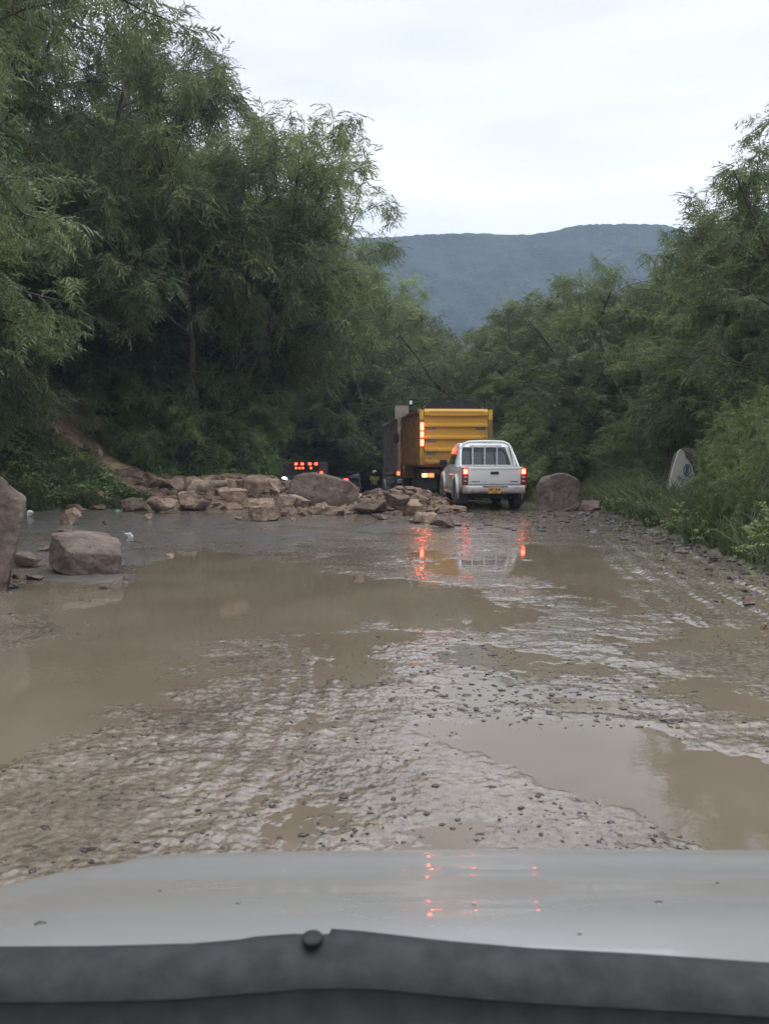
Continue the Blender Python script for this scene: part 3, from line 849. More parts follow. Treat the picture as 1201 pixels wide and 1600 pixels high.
LG = 'feathery trees on the left bank'
left_trees = [
 (0, -150, 29.5, -260, 'big feathery tree whose boughs fill the upper left edge above the leaning boulder'),
 (5, 15, 34.0, -170, 'tall dark feathery tree rising over the grass patch at the far left'),
 (2, 150, 35.0, -110, 'tall broad feathery tree directly above the brown slide scar'),
 (2, 235, 34.5, -20, 'tall airy tree with sky showing through, tallest crown beside the open sky'),
 (5, 345, 33.0, 105, 'rounded feathery tree stepping down from the tallest crowns on the left'),
 (6, 425, 35.0, 155, 'feathery tree with the second rounded top left of the wispy sprig'),
 (6, 540, 35.0, 185, 'thin wispy tree leaning out against the sky with see-through twigs'),
 (5, 475, 37.0, 240, 'dense feathery tree behind the rock pile, under the wispy sprig'),
 (2, 590, 57.0, 320, 'airy tree with outermost twigs overlapping the mountain ridge line'),
 (1, 612, 60.0, 425, 'feathery tree whose branch tips reach out in front of the mountain'),
 (0, 545, 58.0, 380, 'dark feathery tree directly above the red marker lights'),
 (3, 640, 64.0, 505, 'low tree left of the gap where the mountain shows down to the treetops'),
 (1, 680, 66.0, 530, 'small rounded tree at the foot of the mountain, just left of the gap'),
 (2, 90, 34.6, 330, 'shorter bough-heavy tree in front, its drooping fronds catching light at left'),
 (0, 265, 34.5, 360, 'mid-height drooping tree in front of the tall left crowns'),
 (5, 400, 34.0, 420, 'mid-height dark tree behind the pile of rough boulders'),
]
for k, px, y, top, lab in left_trees: tree_at(k, px, y, top, lab, LG, wide=1.0 if k != 4 else 0.9)
FG = 'dark trees filling the back of the left bank'
for k, px, y, top in [(0, -80, 34, 60), (1, 60, 36, 180), (3, 200, 37, 240), (0, 320, 39, 260), (1, 380, 42, 250), (5, 470, 46, 310), (0, 500, 58, 340), (3, 20, 33, 200), (1, 180, 34, 300), (3, 330, 36, 400), (5, 440, 41, 430), (3, 500, 57, 460),(3, -260, 24, -100), (1, -330, 21, -100), (0, -420, 18, -200)]:
    tree_at(k, px, y, top, 'dark feathery tree merging into the shade of the left bank', FG, wide=1.15)
BG = 'dark trees closing off the end of the road'
for k, px, y, top in [(3, 470, 62, 560), (0, 540, 60, 540), (1, 600, 62, 545), (3, 650, 66, 575), (0, 700, 68, 600), (1, 745, 66, 590), (3, 790, 62, 575), (0, 420, 58, 520), (1, 500, 70, 520), (3, 570, 72, 530), (0, 660, 76, 570), (1, 715, 80, 590), (3, 600, 58, 620), (0, 680, 60, 640), (1, 560, 57, 640)]:
    tree_at(k, px, y, top, 'low dark tree closing off the end of the road behind the trucks', BG, wide=1.35)
RG = 'trees on the right of the road'
right_trees = [
 (3, 745, 54.0, 548, 'low spreading tree just right of the gap, above the dump truck roof'),
 (1, 790, 48.0, 515, 'spreading tree above the right corner of the yellow truck'),
 (0, 840, 45.0, 470, 'broad tree whose crown begins the slope up to the right'),
 (3, 885, 42.0, 435, 'broad light-topped tree with crown right below the mountain'),
 (1, 950, 38.0, 425, 'broad tree with pale yellowish top behind the reddish boulder'),
 (0, 1015, 34.0, 415, 'dense tree behind the grass between boulder and painted rock'),
 (2, 1075, 30.0, 365, 'feathery tree covering the right end of the mountain'),
 (0, 1150, 24.0, 225, 'tall airy tree reaching highest against the sky on the right'),
 (2, 1205, 22.0, 185, 'slim wispy tree at the right edge with twigs against the sky'),
 (0, 1280, 21.0, 180, 'tall feathery tree half cut off by the right edge'),
 (3, 1180, 27.0, 420, 'dark broad tree behind the painted rock'),
 (1, 905, 36.0, 560, 'lower tree straight behind the reddish boulder'),
 (3, 820, 40.0, 590, 'lower tree straight behind the white pickup roof'),
 (0, 985, 31.0, 575, 'lower tree in deep shade left of the painted rock'),
]
for k, px, y, top, lab in right_trees: tree_at(k, px, y, top, lab, RG, wide=1.25 if k in (0, 1, 3) else 1.05)
for k, px, y, top in [(1, 860, 41, 425), (3, 915, 39, 412), (0, 970, 36, 405), (1, 1030, 33, 385), (3, 1090, 28, 330), (1, 1125, 26, 250), (0, 800, 46, 480), (3, 760, 50, 510), (1, 1180, 23, 200), (0, 1060, 28.5, 560), (1, 1340, 19, 200), (3, 1420, 17, 200), (1, 1500, 24, 260), (0, 1260, 30, 330)]:
    tree_at(k, px, y, top, 'dark tree standing deep in the shade on the right', 'shaded trees on the right', wide=1.2)

for pr_ in (bush, bush2):
    me_ = [c for c in pr_.children if c.name.startswith('crown')][0].data
    co = np.empty(len(me_.vertices) * 3, np.float32); me_.vertices.foreach_get('co', co)
    SAMP[pr_.name] = co.reshape(-1, 3)[_rs.integers(0, len(me_.vertices), 1200)]
def shrub_at(proto, px, y, top_py, label, group, wide=1.0):
    p = atd(px, top_py, y); zb = float(H0(p.x, y))
    s0 = max(0.45, p.z - zb) / TOPS[proto.name]; best = None
    for c in range(8):
        r_ = random.uniform(0, 6.28); Mx = np.array(Matrix.Rotation(r_, 3, 'Z'))
        for s in s0 * np.arange(1.0, 0.2, -0.07):
            P = (SAMP[proto.name] * np.array([s * wide, s * wide, s])) @ Mx.T + np.array([p.x, y, zb])
            u_, v_ = project(P); w_ = np.zeros(len(u_), bool)
            if y < 57 and px < 650: w_ |= ((u_ > 590) & (u_ < 775) & (v_ > 640) & (v_ < 800)) | ((u_ > 436) & (u_ < 610) & (v_ > 715) & (v_ < 800))
            if y < 30: w_ |= (u_ > 66) & (u_ < 135) & (v_ > 618) & (v_ < 672)
            if y < 28: w_ |= (u_ > 135) & (u_ < 250) & (v_ > 700) & (v_ < 790)
            if y < 30: w_ |= (u_ > 1036) & (u_ < 1088) & (v_ > 708) & (v_ < 806) & (y < 22.5)
            if px > 650 and y < 31: w_ |= (u_ > 640) & (u_ < 912) & (v_ > 690) & (v_ < 800)
            if w_.mean() < 0.01: break
        if best is None or s > best[0]: best = (s, r_)
    s, r_ = best
    return put(proto, p.x, y, s * TOPS[proto.name], 0, label, 'shrub', group, wide, r_)
SG = 'shrubs along the foot of the left bank'
for pr, px, y, top, lab in [
 (bush, -40, 25.5, 590, 'leafy green shrub at the far left edge behind the leaning boulder'),
 (bush, 5, 26.8, 612, 'broad leafy shrub left of the brown slide scar'),
 (bush2, 100, 28.0, 690, 'feathery shrub growing right in front of the slide scar'),
 (bush, 140, 28.0, 690, 'small leafy shrub between the upper scar and the tan rocks'),
 (bush2, 205, 31.2, 570, 'drooping shrub just right of the upper slide scar'),
 (bush2, 262, 30.6, 600, 'tall drooping shrub above the left end of the rock pile'),
 (bush, 322, 30.5, 655, 'leafy shrub right behind the big pale slab'),
 (bush, 375, 32.5, 640, 'leafy shrub behind the rough boulder heap'),
 (bush, 392, 33.5, 650, 'leafy shrub left of the lit motorcycle headlight'),
 (bush2, -60, 29.5, 500, 'tall feathery shrub above the far left grass'),
 (bush2, 150, 32.0, 530, 'tall feathery shrub over the top of the scar'),
]: shrub_at(pr, px, y, top, lab, SG, 1.15)
for px, y, top in [(345, 42, 620), (380, 37, 580), (340, 34, 560), (290, 33, 540), (350, 46, 600), (50, 33, 450), (440, 55, 650), (500, 57, 640), (640, 62, 650), (560, 58, 640)]:
    shrub_at(bush2, px, y, top, 'dark shrub deep in the shade beneath the left trees', 'dark shrubs under the left trees', 1.2)
RS = 'shrubs on the right verge'
for pr, px, y, top, lab, w in [
 (bush2, 1265, 16.5, 580, 'big light green feathery shrub overhanging the right grass', 1.25),
 (bush2, 1360, 15.0, 520, 'tall feathery shrub cut off by the right edge', 1.2),
 (bush2, 1225, 19.5, 620, 'light green feathery shrub beside the painted rock', 1.0),
 (bush2, 1172, 17.3, 655, 'rounded feathery shrub right beside the painted rock, on its right', 1.0),
 (bush, 1205, 14.3, 700, 'leafy shrub crowding the right edge above the wheel ruts', 1.1),
 (bush2, 1190, 14.6, 600, 'tall bushy shrub at the right edge whose twigs hang over the verge grass', 0.72),
 (bush2, 1235, 13.2, 610, 'dense feathery shrub mostly cut off by the right edge, beside the ruts', 0.8),
 (bush2, 1150, 18.6, 640, 'narrow feathery shrub just to the right of the painted rock face', 0.62),
 (bush2, 1150, 16.0, 760, 'low feathery shrub in the grass in front of the painted rock', 0.9),
 (bush, 1215, 12.6, 790, 'low leafy shrub nearest the camera on the right verge', 1.0),
 (bush, 990, 27.5, 715, 'small leafy shrub on the grass left of the painted rock', 1.2),
 (bush, 950, 28.5, 735, 'low leafy shrub behind the flat rock on the verge', 1.3),
 (bush, 1125, 26.5, 640, 'leafy shrub rising behind the painted rock', 1.1),
]: shrub_at(pr, px, y, top, lab, RS, w)
for px, y, top in [(830, 31, 650), (885, 32, 665), (935, 31, 640), (1040, 27, 610), (790, 36, 660), (1000, 29.5, 650), (870, 36, 600), (760, 44, 640)]:
    shrub_at(bush2, px, y, top, 'dark shrub filling the shade behind the right verge', 'dark shrubs on the right', 1.3)

for pr_ in protos + [bush, bush2]:
    if not used.get(pr_.name):
        for o_ in list(pr_.children_recursive) + [pr_]: bpy.data.objects.remove(o_, do_unlink=True)

# grass: one mass of bent blades per verge
def grass(name, label, rng, P, hmin, hmax, wid=0.012):
    n = len(P)
    z = H0(P[:, 0], P[:, 1]); hd_, _, _ = road_detail(P[:, 0], P[:, 1]); z = z + hd_ - 0.03
    h = rng.uniform(hmin, hmax, n) * np.clip(0.75 + 0.9 * fbm(P[:, 0] * 1.1, P[:, 1] * 1.1, 5, 3), 0.15, 1.6)
    a = rng.uniform(0, 6.28, n); b = rng.uniform(0, 6.28, n)
    lean = rng.uniform(0.1, 1.1, n) * h
    lx, ly = np.cos(a) * lean, np.sin(a) * lean
    wx, wy = np.cos(b) * wid, np.sin(b) * wid
    rows = []
    for t_, wf in ((0, 1.0), (0.4, 0.9), (0.75, 0.6), (1.0, 0.12)):
        cx = P[:, 0] + lx * t_ ** 2; cy = P[:, 1] + ly * t_ ** 2; cz = z + h * (t_ - 0.25 * t_ ** 3)
        rows += [np.stack([cx - wx * wf, cy - wy * wf, cz], -1), np.stack([cx + wx * wf, cy + wy * wf, cz], -1)]
    V = np.stack(rows, 1).reshape(-1, 3)
    base = (np.arange(n) * 8)[:, None, None]
    F = (np.array([[0, 1, 3, 2], [2, 3, 5, 4], [4, 5, 7, 6]])[None] + base).reshape(-1, 4)
    tone = np.clip(rng.normal(0.45, 0.2, n) + 0.35 * pnoise(P[:, 0] * .8, P[:, 1] * .8, 15), 0, 1)
    me = np_mesh(name, V, F, MAT['grass'], False, {'tone': np.repeat(tone, 8)})
    o = bpy.data.objects.new(name, me); col.objects.link(o); tag(o, label, 'grass', kind='stuff')
    return o
rng = np.random.default_rng(9)
n = 52000
y = 6 + 26 * rng.random(n) ** 0.8; x = xright(y) + 0.05 + np.abs(rng.normal(0, 1.9, n)) + 0.18 * pnoise(y * 1.5, y * 0 + 1.0, 2)
k = ~((np.abs(y - 22) < 0.0) | (x > 14))
grass('grass', 'tall green grass crowding the right verge of the muddy road', rng, np.stack([x, y], -1)[k], 0.12, 0.85)
n = 70000
y = 17 + 10.5 * rng.random(n); x = xleft(y) + 0.1 - np.abs(rng.normal(0, 2.6, n))
bm_ = bare_mask(x, y)
k = (bm_ < 0.35 + 0.2 * rng.random(n)) & (x > -22)
grass('grass', 'bright grass patch at the foot of the left bank below the slide scar', rng, np.stack([x, y], -1)[k], 0.2, 0.6)
n = 5000
x = rng.uniform(4.6, 8, n); y = rng.uniform(25, 31, n)
grass('grass', 'pale grass tuft area beyond the flat rock by the boulder', rng, np.stack([x, y], -1), 0.2, 0.5)
# low leaves covering the bank
def ground_leaves(name, label, rng, P, mat='leaf_bright'):
    hd_, _, _ = road_detail(P[:, 0], P[:, 1])
    z = H0(P[:, 0], P[:, 1]) + hd_ + rng.uniform(0.02, 0.35, len(P))
    D = rng.normal(0, 1, (len(P), 3)); D[:, 2] = rng.uniform(-0.1, 0.9, len(P))
    V, F, T = place_fronds(np.stack([P[:, 0], P[:, 1], z], -1), D, rng.uniform(0.12, 0.28, len(P)), FRB, rng, np.clip(rng.normal(0.45, 0.2, len(P)), 0, 1))
    me = np_mesh(name, V, F, MAT[mat], False, {'tone': T})
    o = bpy.data.objects.new(name, me); col.objects.link(o); tag(o, label, 'undergrowth', kind='stuff')
n = 16000
y = rng.uniform(20, 42, n); x = xleft(y) - 0.2 - np.abs(rng.normal(0, 4, n))
k = bare_mask(x, y) < 0.3
ground_leaves('undergrowth', 'leafy undergrowth covering the slope under the left trees', rng, np.stack([x, y], -1)[k])
n = 9000
y = rng.uniform(14, 42, n); x = xright(y) + 2.6 + np.abs(rng.normal(0, 4, n))
ground_leaves('undergrowth', 'leafy undergrowth behind the grass of the right verge', rng, np.stack([x, y], -1))
n = 2600
y = rng.uniform(8, 30, n); x = xright(y) - 0.1 + np.abs(rng.normal(0, 1.3, n)); k = (fbm(x * .9, y * .9, 23, 3) > 0.0) & ~((np.abs(x - 7.0) < 1.0) & (np.abs(y - 20.5) < 2.0))
P_ = np.stack([x, y], -1)[k]
hd_, _, _ = road_detail(P_[:, 0], P_[:, 1]); z = H0(P_[:, 0], P_[:, 1]) + hd_ + rng.uniform(0.03, 0.45, len(P_))
D = rng.normal(0, 1, (len(P_), 3)); D[:, 2] = rng.uniform(0.0, 1.1, len(P_))
V, F, T = place_fronds(np.stack([P_[:, 0], P_[:, 1], z], -1), D, rng.uniform(0.09, 0.24, len(P_)), FRB, rng, np.clip(rng.normal(0.6, 0.25, len(P_)), 0, 1))
me = np_mesh('weeds', V, F, MAT['leaf_bright'], False, {'tone': T}); o = bpy.data.objects.new('weeds', me); col.objects.link(o)
tag(o, 'broad-leaved weeds mixed into the grass along the right verge', 'weeds', kind='stuff')
# ------------------------------------------------------------------ rocks
def rock_mesh(name, dims, seed, mat, pts=None, n=13, rough=0.065, flat_top=False, power=0.7, det=4, parent=None):
    """angular rock: hull of scattered points (or a given outline), split finely and weathered"""
    rnd = random.Random(seed)
    bm = bmesh.new()
    if pts:
        for p in pts: bm.verts.new(p)
    else:
        for i in range(n):
            v = Vector((rnd.gauss(0, 1), rnd.gauss(0, 1), rnd.gauss(0, 1))).normalized()
            v = Vector([math.copysign(abs(c) ** power, c) for c in v])
            v *= rnd.uniform(0.8, 1.05)
            if flat_top and v.z > 0.2: v.z = 0.55 + 0.1 * rnd.random() + 0.12 * v.x
            bm.verts.new(v)
    r = bmesh.ops.convex_hull(bm, input=bm.verts[:])
    bmesh.ops.delete(bm, geom=list({g for g in list(r['geom_interior']) + list(r['geom_unused']) if isinstance(g, bmesh.types.BMVert)}), context='VERTS')
    # real size
    lo = [min(v.co[i] for v in bm.verts) for i in range(3)]; hi = [max(v.co[i] for v in bm.verts) for i in range(3)]
    if dims:
        for v in bm.verts:
            v.co = Vector([((v.co[i] - lo[i]) / (hi[i] - lo[i]) - (0.5 if i < 2 else 0)) * dims[i] for i in range(3)])
    D = dims or [hi[i] - lo[i] for i in range(3)]
    sz = (D[0] * D[1] * D[2]) ** (1 / 3)
    bmesh.ops.dissolve_limit(bm, angle_limit=R(8), verts=bm.verts[:], edges=bm.edges[:])
    bmesh.ops.bevel(bm, geom=bm.edges[:], offset=sz * 0.02, segments=1, affect='EDGES', profile=0.6, clamp_overlap=True)
    bmesh.ops.triangulate(bm, faces=bm.faces[:])
    for it in range(8):
        lim = max(D) / (9 * (1.6 ** (det - 1)))
        ed = [e for e in bm.edges if e.calc_length() > lim]
        if not ed or len(bm.verts) > 9000: break
        bmesh.ops.subdivide_edges(bm, edges=ed, cuts=1, use_grid_fill=False)
        bmesh.ops.triangulate(bm, faces=[f for f in bm.faces if len(f.verts) > 3])
    bm.normal_update()
    off = Vector((seed * 3.1, seed * 1.7, seed * 0.9))
    mv = []
    for v in bm.verts:
        q = v.co / sz
        a = mnoise.fractal(q * 1.6 + off, 1.0, 2.0, 4)
        c = mnoise.noise(q * 0.9 + off * 2)
        # layered bedding cracks
        f2 = mnoise.fractal(q * 6.0 + off, 0.8, 2.0, 3)
        s = math.sin((q.z + 0.25 * q.x + 0.3 * c) * 13)
        mv.append(v.normal * sz * (rough * a + rough * 1.2 * c + 0.014 * f2 - rough * 0.35 * max(0, s - 0.75)))
    for v, m_ in zip(bm.verts, mv): v.co += m_
    for f in bm.faces: f.smooth = True
    me = bpy.data.meshes.new(name); bm.to_mesh(me); bm.free()
    me.materials.append(MAT[mat])
    o = bpy.data.objects.new(name, me); col.objects.link(o)
    if parent: o.parent = parent
    return o
ROCKS = 'rocks of the landslide'
def rock(px, py_base, w, h, label, mat='rock_tan', seed=1, y=None, deep=0.8, tilt=(0, 0), rz=0, sink=0.05, name='rock', group=ROCKS, **kw):
    if y is None:
        p = atz(px, py_base); p.z = HH(p.x, p.y)
        p = atz(px, py_base, p.z)
    else:
        p = atd(px, py_base, y)
    s = math.hypot(p.y, CAM_H) / FPX
    W, Hh = w * s, h * s
    o = rock_mesh(name, (W, W * deep, Hh * (1 + sink)), seed, mat, **kw)
    o.location = (p.x, p.y + W * deep * 0.42, p.z - sink * Hh)
    o.rotation_euler = (R(tilt[0]), R(tilt[1]), R(rz))
    tag(o, label, 'rock', group)
    return o
# --- hand shaped: leaning boulder at the left edge
def hand_rock(name, label, mat, outline, px0, py0, thick, seed, lean=0.0, rough=0.03, scale=None, det=4, group=ROCKS):
    """outline in photo pixels turned into metres at the rock's foot; front and back outlines are linked by a hull"""
    p0 = atz(px0, py0); s = math.hypot(p0.y, CAM_H) / FPX
    pts = []
    for (px, py, k) in outline:      # k: how far the point is set back (0 front .. 1 back)
        q = atd(px, py, p0.y + k * thick)
        pts.append((q.x - p0.x, k * thick, max(q.z, 0) if py >= py0 - 12 else q.z))
    o = rock_mesh(name, None, seed, mat, pts=pts, rough=rough, det=det)
    o.location = (p0.x, p0.y + 0.02, HH(p0.x, p0.y) - 0.03)
    tag(o, label, 'rock', group)
    return o
hand_rock('boulder', 'huge smooth leaning boulder cut off by the left edge of the picture', 'rock_purple',
  [(-75, 925, 0.1), (-70, 745, 0), (-25, 735, 0.15), (0, 737, 0.0), (18, 750, 0.05), (42, 772, 0.1), (41, 790, 0.05), (36, 812, 0), (18, 870, 0), (8, 925, 0.05), (-20, 928, 0),
   (-75, 920, 1), (-70, 750, 1), (-5, 742, 1), (38, 778, 0.9), (34, 815, 0.9), (10, 915, 0.9)], -10, 925, 0.9, 11, group='big boulders')
hand_rock('boulder', 'squarish grey-brown block with a flat sloping top standing at the puddle edge', 'rock_purple',
  [(76, 885, 0.25), (74, 868, 0.3), (79, 834, 0.3), (112, 866, 0), (112, 902, 0), (186, 902, 0.1), (191, 868, 0.12), (188, 862, 0.15), (108, 863, 0),
   (98, 896, 0.05), (80, 834, 0.5), (125, 829, 1), (170, 832, 1), (184, 842, 0.8), (186, 896, 0.8), (90, 895, 0.9)], 130, 902, 0.95, 12, group='big boulders')
hand_rock('boulder', 'giant flat-faced boulder in the middle of the road with red lamps showing over it', 'rock_brown',
  [(455, 800, 0.1), (450, 768, 0.1), (454, 752, 0.15), (462, 742, 0.2), (485, 739, 0.2), (505, 742, 0.15), (548, 752, 0.1), (563, 762, 0.15), (561, 775, 0.1), (553, 800, 0.1), (500, 802, 0),
   (470, 775, 0.0), (540, 780, 0.0), (460, 800, 1), (460, 748, 1), (490, 738, 0.9), (545, 750, 1), (560, 765, 0.9), (553, 796, 0.9)], 505, 799, 1.3, 13, group='big boulders')
hand_rock('boulder', 'big reddish boulder with a cut corner standing to the right of the pickup', 'rock_purple',
  [(840, 797, 0.2), (836, 760, 0.3), (846, 744, 0.35), (866, 739, 0.1), (882, 738, 0.1), (904, 748, 0.15), (908, 765, 0.15), (905, 790, 0.1), (898, 798, 0.1), (862, 799, 0), (862, 742, 0.05),
   (845, 797, 1), (842, 752, 1), (880, 742, 0.9), (903, 755, 0.9), (902, 795, 0.9)], 872, 799, 1.15, 14, group='big boulders')

for a in [
 # px, base, w, h, label, mat, seed, kw
 (32, 888, 50, 24, 'flat dark rock lying between the leaning boulder and the square block', 'rock_purple', 21, dict(flat_top=True)),
 (68, 861, 24, 10, 'small dark stone just left of the square block', 'rock_brown', 22, {}),
 (108, 820, 34, 27, 'lone tan rock at the edge of the left grass patch', 'rock_tan', 23, {}),
 (163, 820, 9, 7, 'little dark stone on the asphalt right of the lone tan rock', 'rock_brown', 24, {}),
 (100, 833, 26, 7, 'thin flat stone on the asphalt above the square block', 'rock_brown', 25, dict(flat_top=True)),
 (206, 800, 43, 21, 'rounded brown rock at the far left end of the pile beside the grass', 'rock_brown', 26, {}),
 (251, 803, 48, 26, 'rounded rock with a pale cap at the left front of the pile', 'rock_tan', 27, {}),
 (231, 812, 14, 10, 'small wedge-shaped stone in front of the pale-capped rock', 'rock_tan', 28, {}),
 (300, 798, 48, 18, 'low brown rock tucked under the big pale slab', 'rock_brown', 29, {}),
 (292, 789, 34, 22, 'upright tan stone left of the big pale slab', 'rock_tan', 30, {}),
 (365, 786, 45, 24, 'tan rock between the big pale slab and the rough heap', 'rock_tan', 31, {}),
 (411, 815, 56, 26, 'flat-topped dark rock lying alone in front of the pile', 'rock_tan', 32, dict(flat_top=True)),
 (458, 798, 40, 26, 'tilted slab leaning against the left foot of the giant boulder', 'rock_pale', 34, dict(tilt=(8, 28), flat_top=True)),
 (440, 800, 34, 30, 'tall tilted tan block left of the giant boulder', 'rock_tan', 35, dict(tilt=(0, 20))),
 (500, 803, 30, 18, 'small pointed rock in front of the giant boulder', 'rock_tan', 36, {}),
 (532, 803, 22, 9, 'low stone at the right front of the giant boulder', 'rock_brown', 37, {}),
 (577, 803, 56, 20, 'brown rock right of the giant boulder at the near edge', 'rock_brown', 38, dict(flat_top=True)),
 (633, 806, 58, 24, 'tilted flat tan slab in the middle of the right-hand spill', 'rock_tan', 39, dict(tilt=(10, 14), flat_top=True)),
 (610, 795, 44, 24, 'dark brown slab tipped against its neighbour in the right-hand spill', 'rock_brown', 40, dict(tilt=(12, 18), flat_top=True)),
 (692, 824, 40, 16, 'dark pointed stone nearest the camera in the right-hand spill', 'rock_brown', 41, {}),
 (663, 818, 40, 17, 'broad low stone left of the nearest dark pointed stone', 'rock_tan', 42, {}),
 (648, 817, 20, 7, 'thin pinkish chip at the near edge of the right-hand spill', 'rock_pale', 43, {}),
 (595, 812, 26, 9, 'little flat stone at the near edge left of the pinkish chip', 'rock_brown', 44, {}),
 (921, 798, 46, 15, 'flat dark rock at the right foot of the reddish boulder', 'rock_brown', 45, dict(flat_top=True)),
 (888, 799, 14, 5, 'small chip in front of the reddish boulder', 'rock_brown', 46, {}),
 (1065, 866, 26, 7, 'flat stone beside the wheel ruts on the right', 'rock_purple', 47, {}),
 (1172, 946, 22, 12, 'muddy lump of rock at the right end of the wheel ruts', 'rock_brown', 48, {}),
 (1195, 985, 12, 12, 'orange-brown stone at the right edge of the road', 'rock_tan', 49, {}),
 (25, 905, 14, 9, 'small stone in the water below the flat dark rock', 'rock_brown', 50, {}),
 (50, 906, 34, 6, 'long thin stone in the shallow water left of the square block', 'rock_brown', 51, {}),
 (162, 921, 17, 6, 'small dark stone in the puddle below the square block', 'rock_brown', 52, {}),
 (196, 905, 9, 6, 'tiny stone at the right foot of the square block', 'rock_purple', 53, {}),
 (372, 813, 12, 5, 'tiny stone just left of the flat-topped lone rock', 'rock_tan', 54, {}),
 (458, 815, 9, 5, 'tiny pale stone right of the flat-topped lone rock', 'rock_pale', 55, {}),
 (265, 870, 12, 5, 'small stone at the far tip of the big brown puddle', 'rock_tan', 56, {}),
 (560, 906, 18, 7, 'dark clod of stone on the far rim of the big brown puddle', 'rock_brown', 57, {}),
]:
    px, pb, w, h, lab, mt, sd, kw = a
    rock(px, pb, w, h, lab, mt, sd, **kw)
for a in [      # set back in or on the heap
 (318, 784, 68, 36, 26.2, 'biggest pale flat-topped slab in the left part of the rock pile', 'rock_pale', 61, dict(flat_top=True, tilt=(4, 6))),
 (270, 768, 34, 22, 26.4, 'tan rock above the pale-capped rock', 'rock_tan', 62, {}),
 (298, 759, 24, 15, 26.5, 'tan rock topping the pile left of the big pale slab', 'rock_tan', 63, {}),
 (235, 765, 40, 26, 26.3, 'crumbly tan rock at the foot of the slide scar', 'rock_tan', 64, {}),
 (205, 765, 36, 30, 26.5, 'dusty brown rock half buried at the foot of the slide scar', 'rock_brown', 65, {}),
 (322, 757, 30, 12, 26.6, 'flat tan stone on top right of the pale slab', 'rock_tan', 66, {}),
 (405, 776, 72, 32, 25.9, 'largest rough tan rock of the heap left of the giant boulder', 'rock_tan', 67, dict(rough=0.09)),
 (390, 760, 44, 16, 26.1, 'rough rock capping the heap left of the giant boulder', 'rock_tan', 68, dict(rough=0.09)),
 (425, 766, 34, 18, 26.0, 'rough pinkish rock on the right shoulder of the heap', 'rock_pale', 69, dict(rough=0.08)),
 (360, 766, 30, 18, 26.2, 'rough rock on the left shoulder of the heap', 'rock_tan', 70, {}),
 (352, 780, 34, 18, 25.6, 'rounded tan rock beside the left foot of the heap', 'rock_tan', 71, {}),
 (405, 789, 46, 10, 24.6, 'thin flat slab under the rough heap', 'rock_pale', 72, dict(flat_top=True)),
 (585, 786, 42, 22, 25.9, 'dark rock right behind the giant boulder shoulder', 'rock_brown', 73, {}),
 (628, 792, 40, 26, 24.8, 'steep brown slab standing behind the tilted tan slab', 'rock_brown', 74, dict(tilt=(0, 26))),
 (648, 778, 15, 14, 25.6, 'pale block standing on the crest of the right-hand spill', 'rock_pale', 75, {}),
 (636, 775, 9, 12, 25.8, 'little upright stone left of the pale block on the crest', 'rock_tan', 76, {}),
 (622, 774, 28, 7, 25.9, 'long thin slab pointing left on the crest of the spill', 'rock_tan', 77, dict(tilt=(0, 14))),
 (655, 802, 50, 22, 23.6, 'broad tan slab sloping down towards the pickup wheel', 'rock_tan', 78, dict(tilt=(6, 10), flat_top=True)),
 (150, 722, 20, 20, 27.8, 'pale knobbly rock stuck in the slide scar', 'rock_pale', 79, {}),
 (130, 742, 22, 14, 26.4, 'tan rock below the knobbly one in the slide scar', 'rock_tan', 80, {}),
]:
    px, pb, w, h, yy, lab, mt, sd, kw = a
    rock(px, pb, w, h, lab, mt, sd, y=yy, sink=0.25, **kw)
# slabs of earth exposed at the top of the scar
hand = rock_mesh('earth_slab', (2.0, 0.9, 1.3), 90, 'rock_tan', rough=0.07, n=20)
p = atd(98, 650, 30.2); hand.location = (p.x, p.y, p.z - 0.62); hand.rotation_euler = (0, R(36), R(10))
tag(hand, 'long reddish slab of bare earth at the top of the slide scar', 'earth slab')

# loose stones of the spill
def reg_rub(rng, n):
    a = rng.random(n)
    cx = np.where(a < 0.62, rng.uniform(-8.2, -2.5, n), rng.uniform(-2.5, 2.0, n))
    cy = np.where(a < 0.62, rng.normal(26.2, 1.0, n), rng.normal(24.3, 1.1, n))
    return np.stack([cx, cy], -1)
MAT['rubble'] = rock_mat('rubble_stone', (0.10, 0.068, 0.047), (0.24, 0.165, 0.11))
rub = lumps('rubble', 2200, reg_rub, 0.02, 0.24, MAT['rubble'], 15, 0.7, sub=2, pw=3, keep=lambda x, y: ~((x > 1.6) & (y > 23.5)) & (y > 20.5))
tag(rub, 'loose broken stones and earth between the bigger fallen rocks', 'rubble')
def reg_gr(rng, n):
    x = rng.uniform(-10, -1, n); y = rng.uniform(11.5, 24, n)
    return np.stack([x, y], -1)
gv = lumps('gravel', 1500, reg_gr, 0.004, 0.022, MAT['rubble'], 16, 0.6, keep=lambda x, y: (sdist(ASPH, x, y) < 0.2), pw=3)
tag(gv, 'scattered grit and small stones on the wet asphalt patch', 'gravel')
def reg_r2(rng, n):
    y = rng.uniform(9, 24, n); x = xright(y) - np.abs(rng.normal(0, 0.5, n))
    return np.stack([x, y], -1)
def reg_r3(rng, n):
    return np.stack([rng.uniform(1.4, 5.0, n), rng.uniform(17, 23.5, n)], -1)
g3 = lumps('mud_clods', 420, reg_r3, 0.02, 0.10, MAT['clod'], 18, 0.35, keep=lambda x, y: pnoise(x * 1.5, y * 1.5, 3) > 0.0)
tag(g3, 'flat dark cakes of mud dropped on the road behind the pickup', 'mud clods')
g2 = lumps('mud_clods', 500, reg_r2, 0.01, 0.07, MAT['clod'], 17, 0.5)
tag(g2, 'crumbs of mud along the edge of the right verge', 'mud clods')

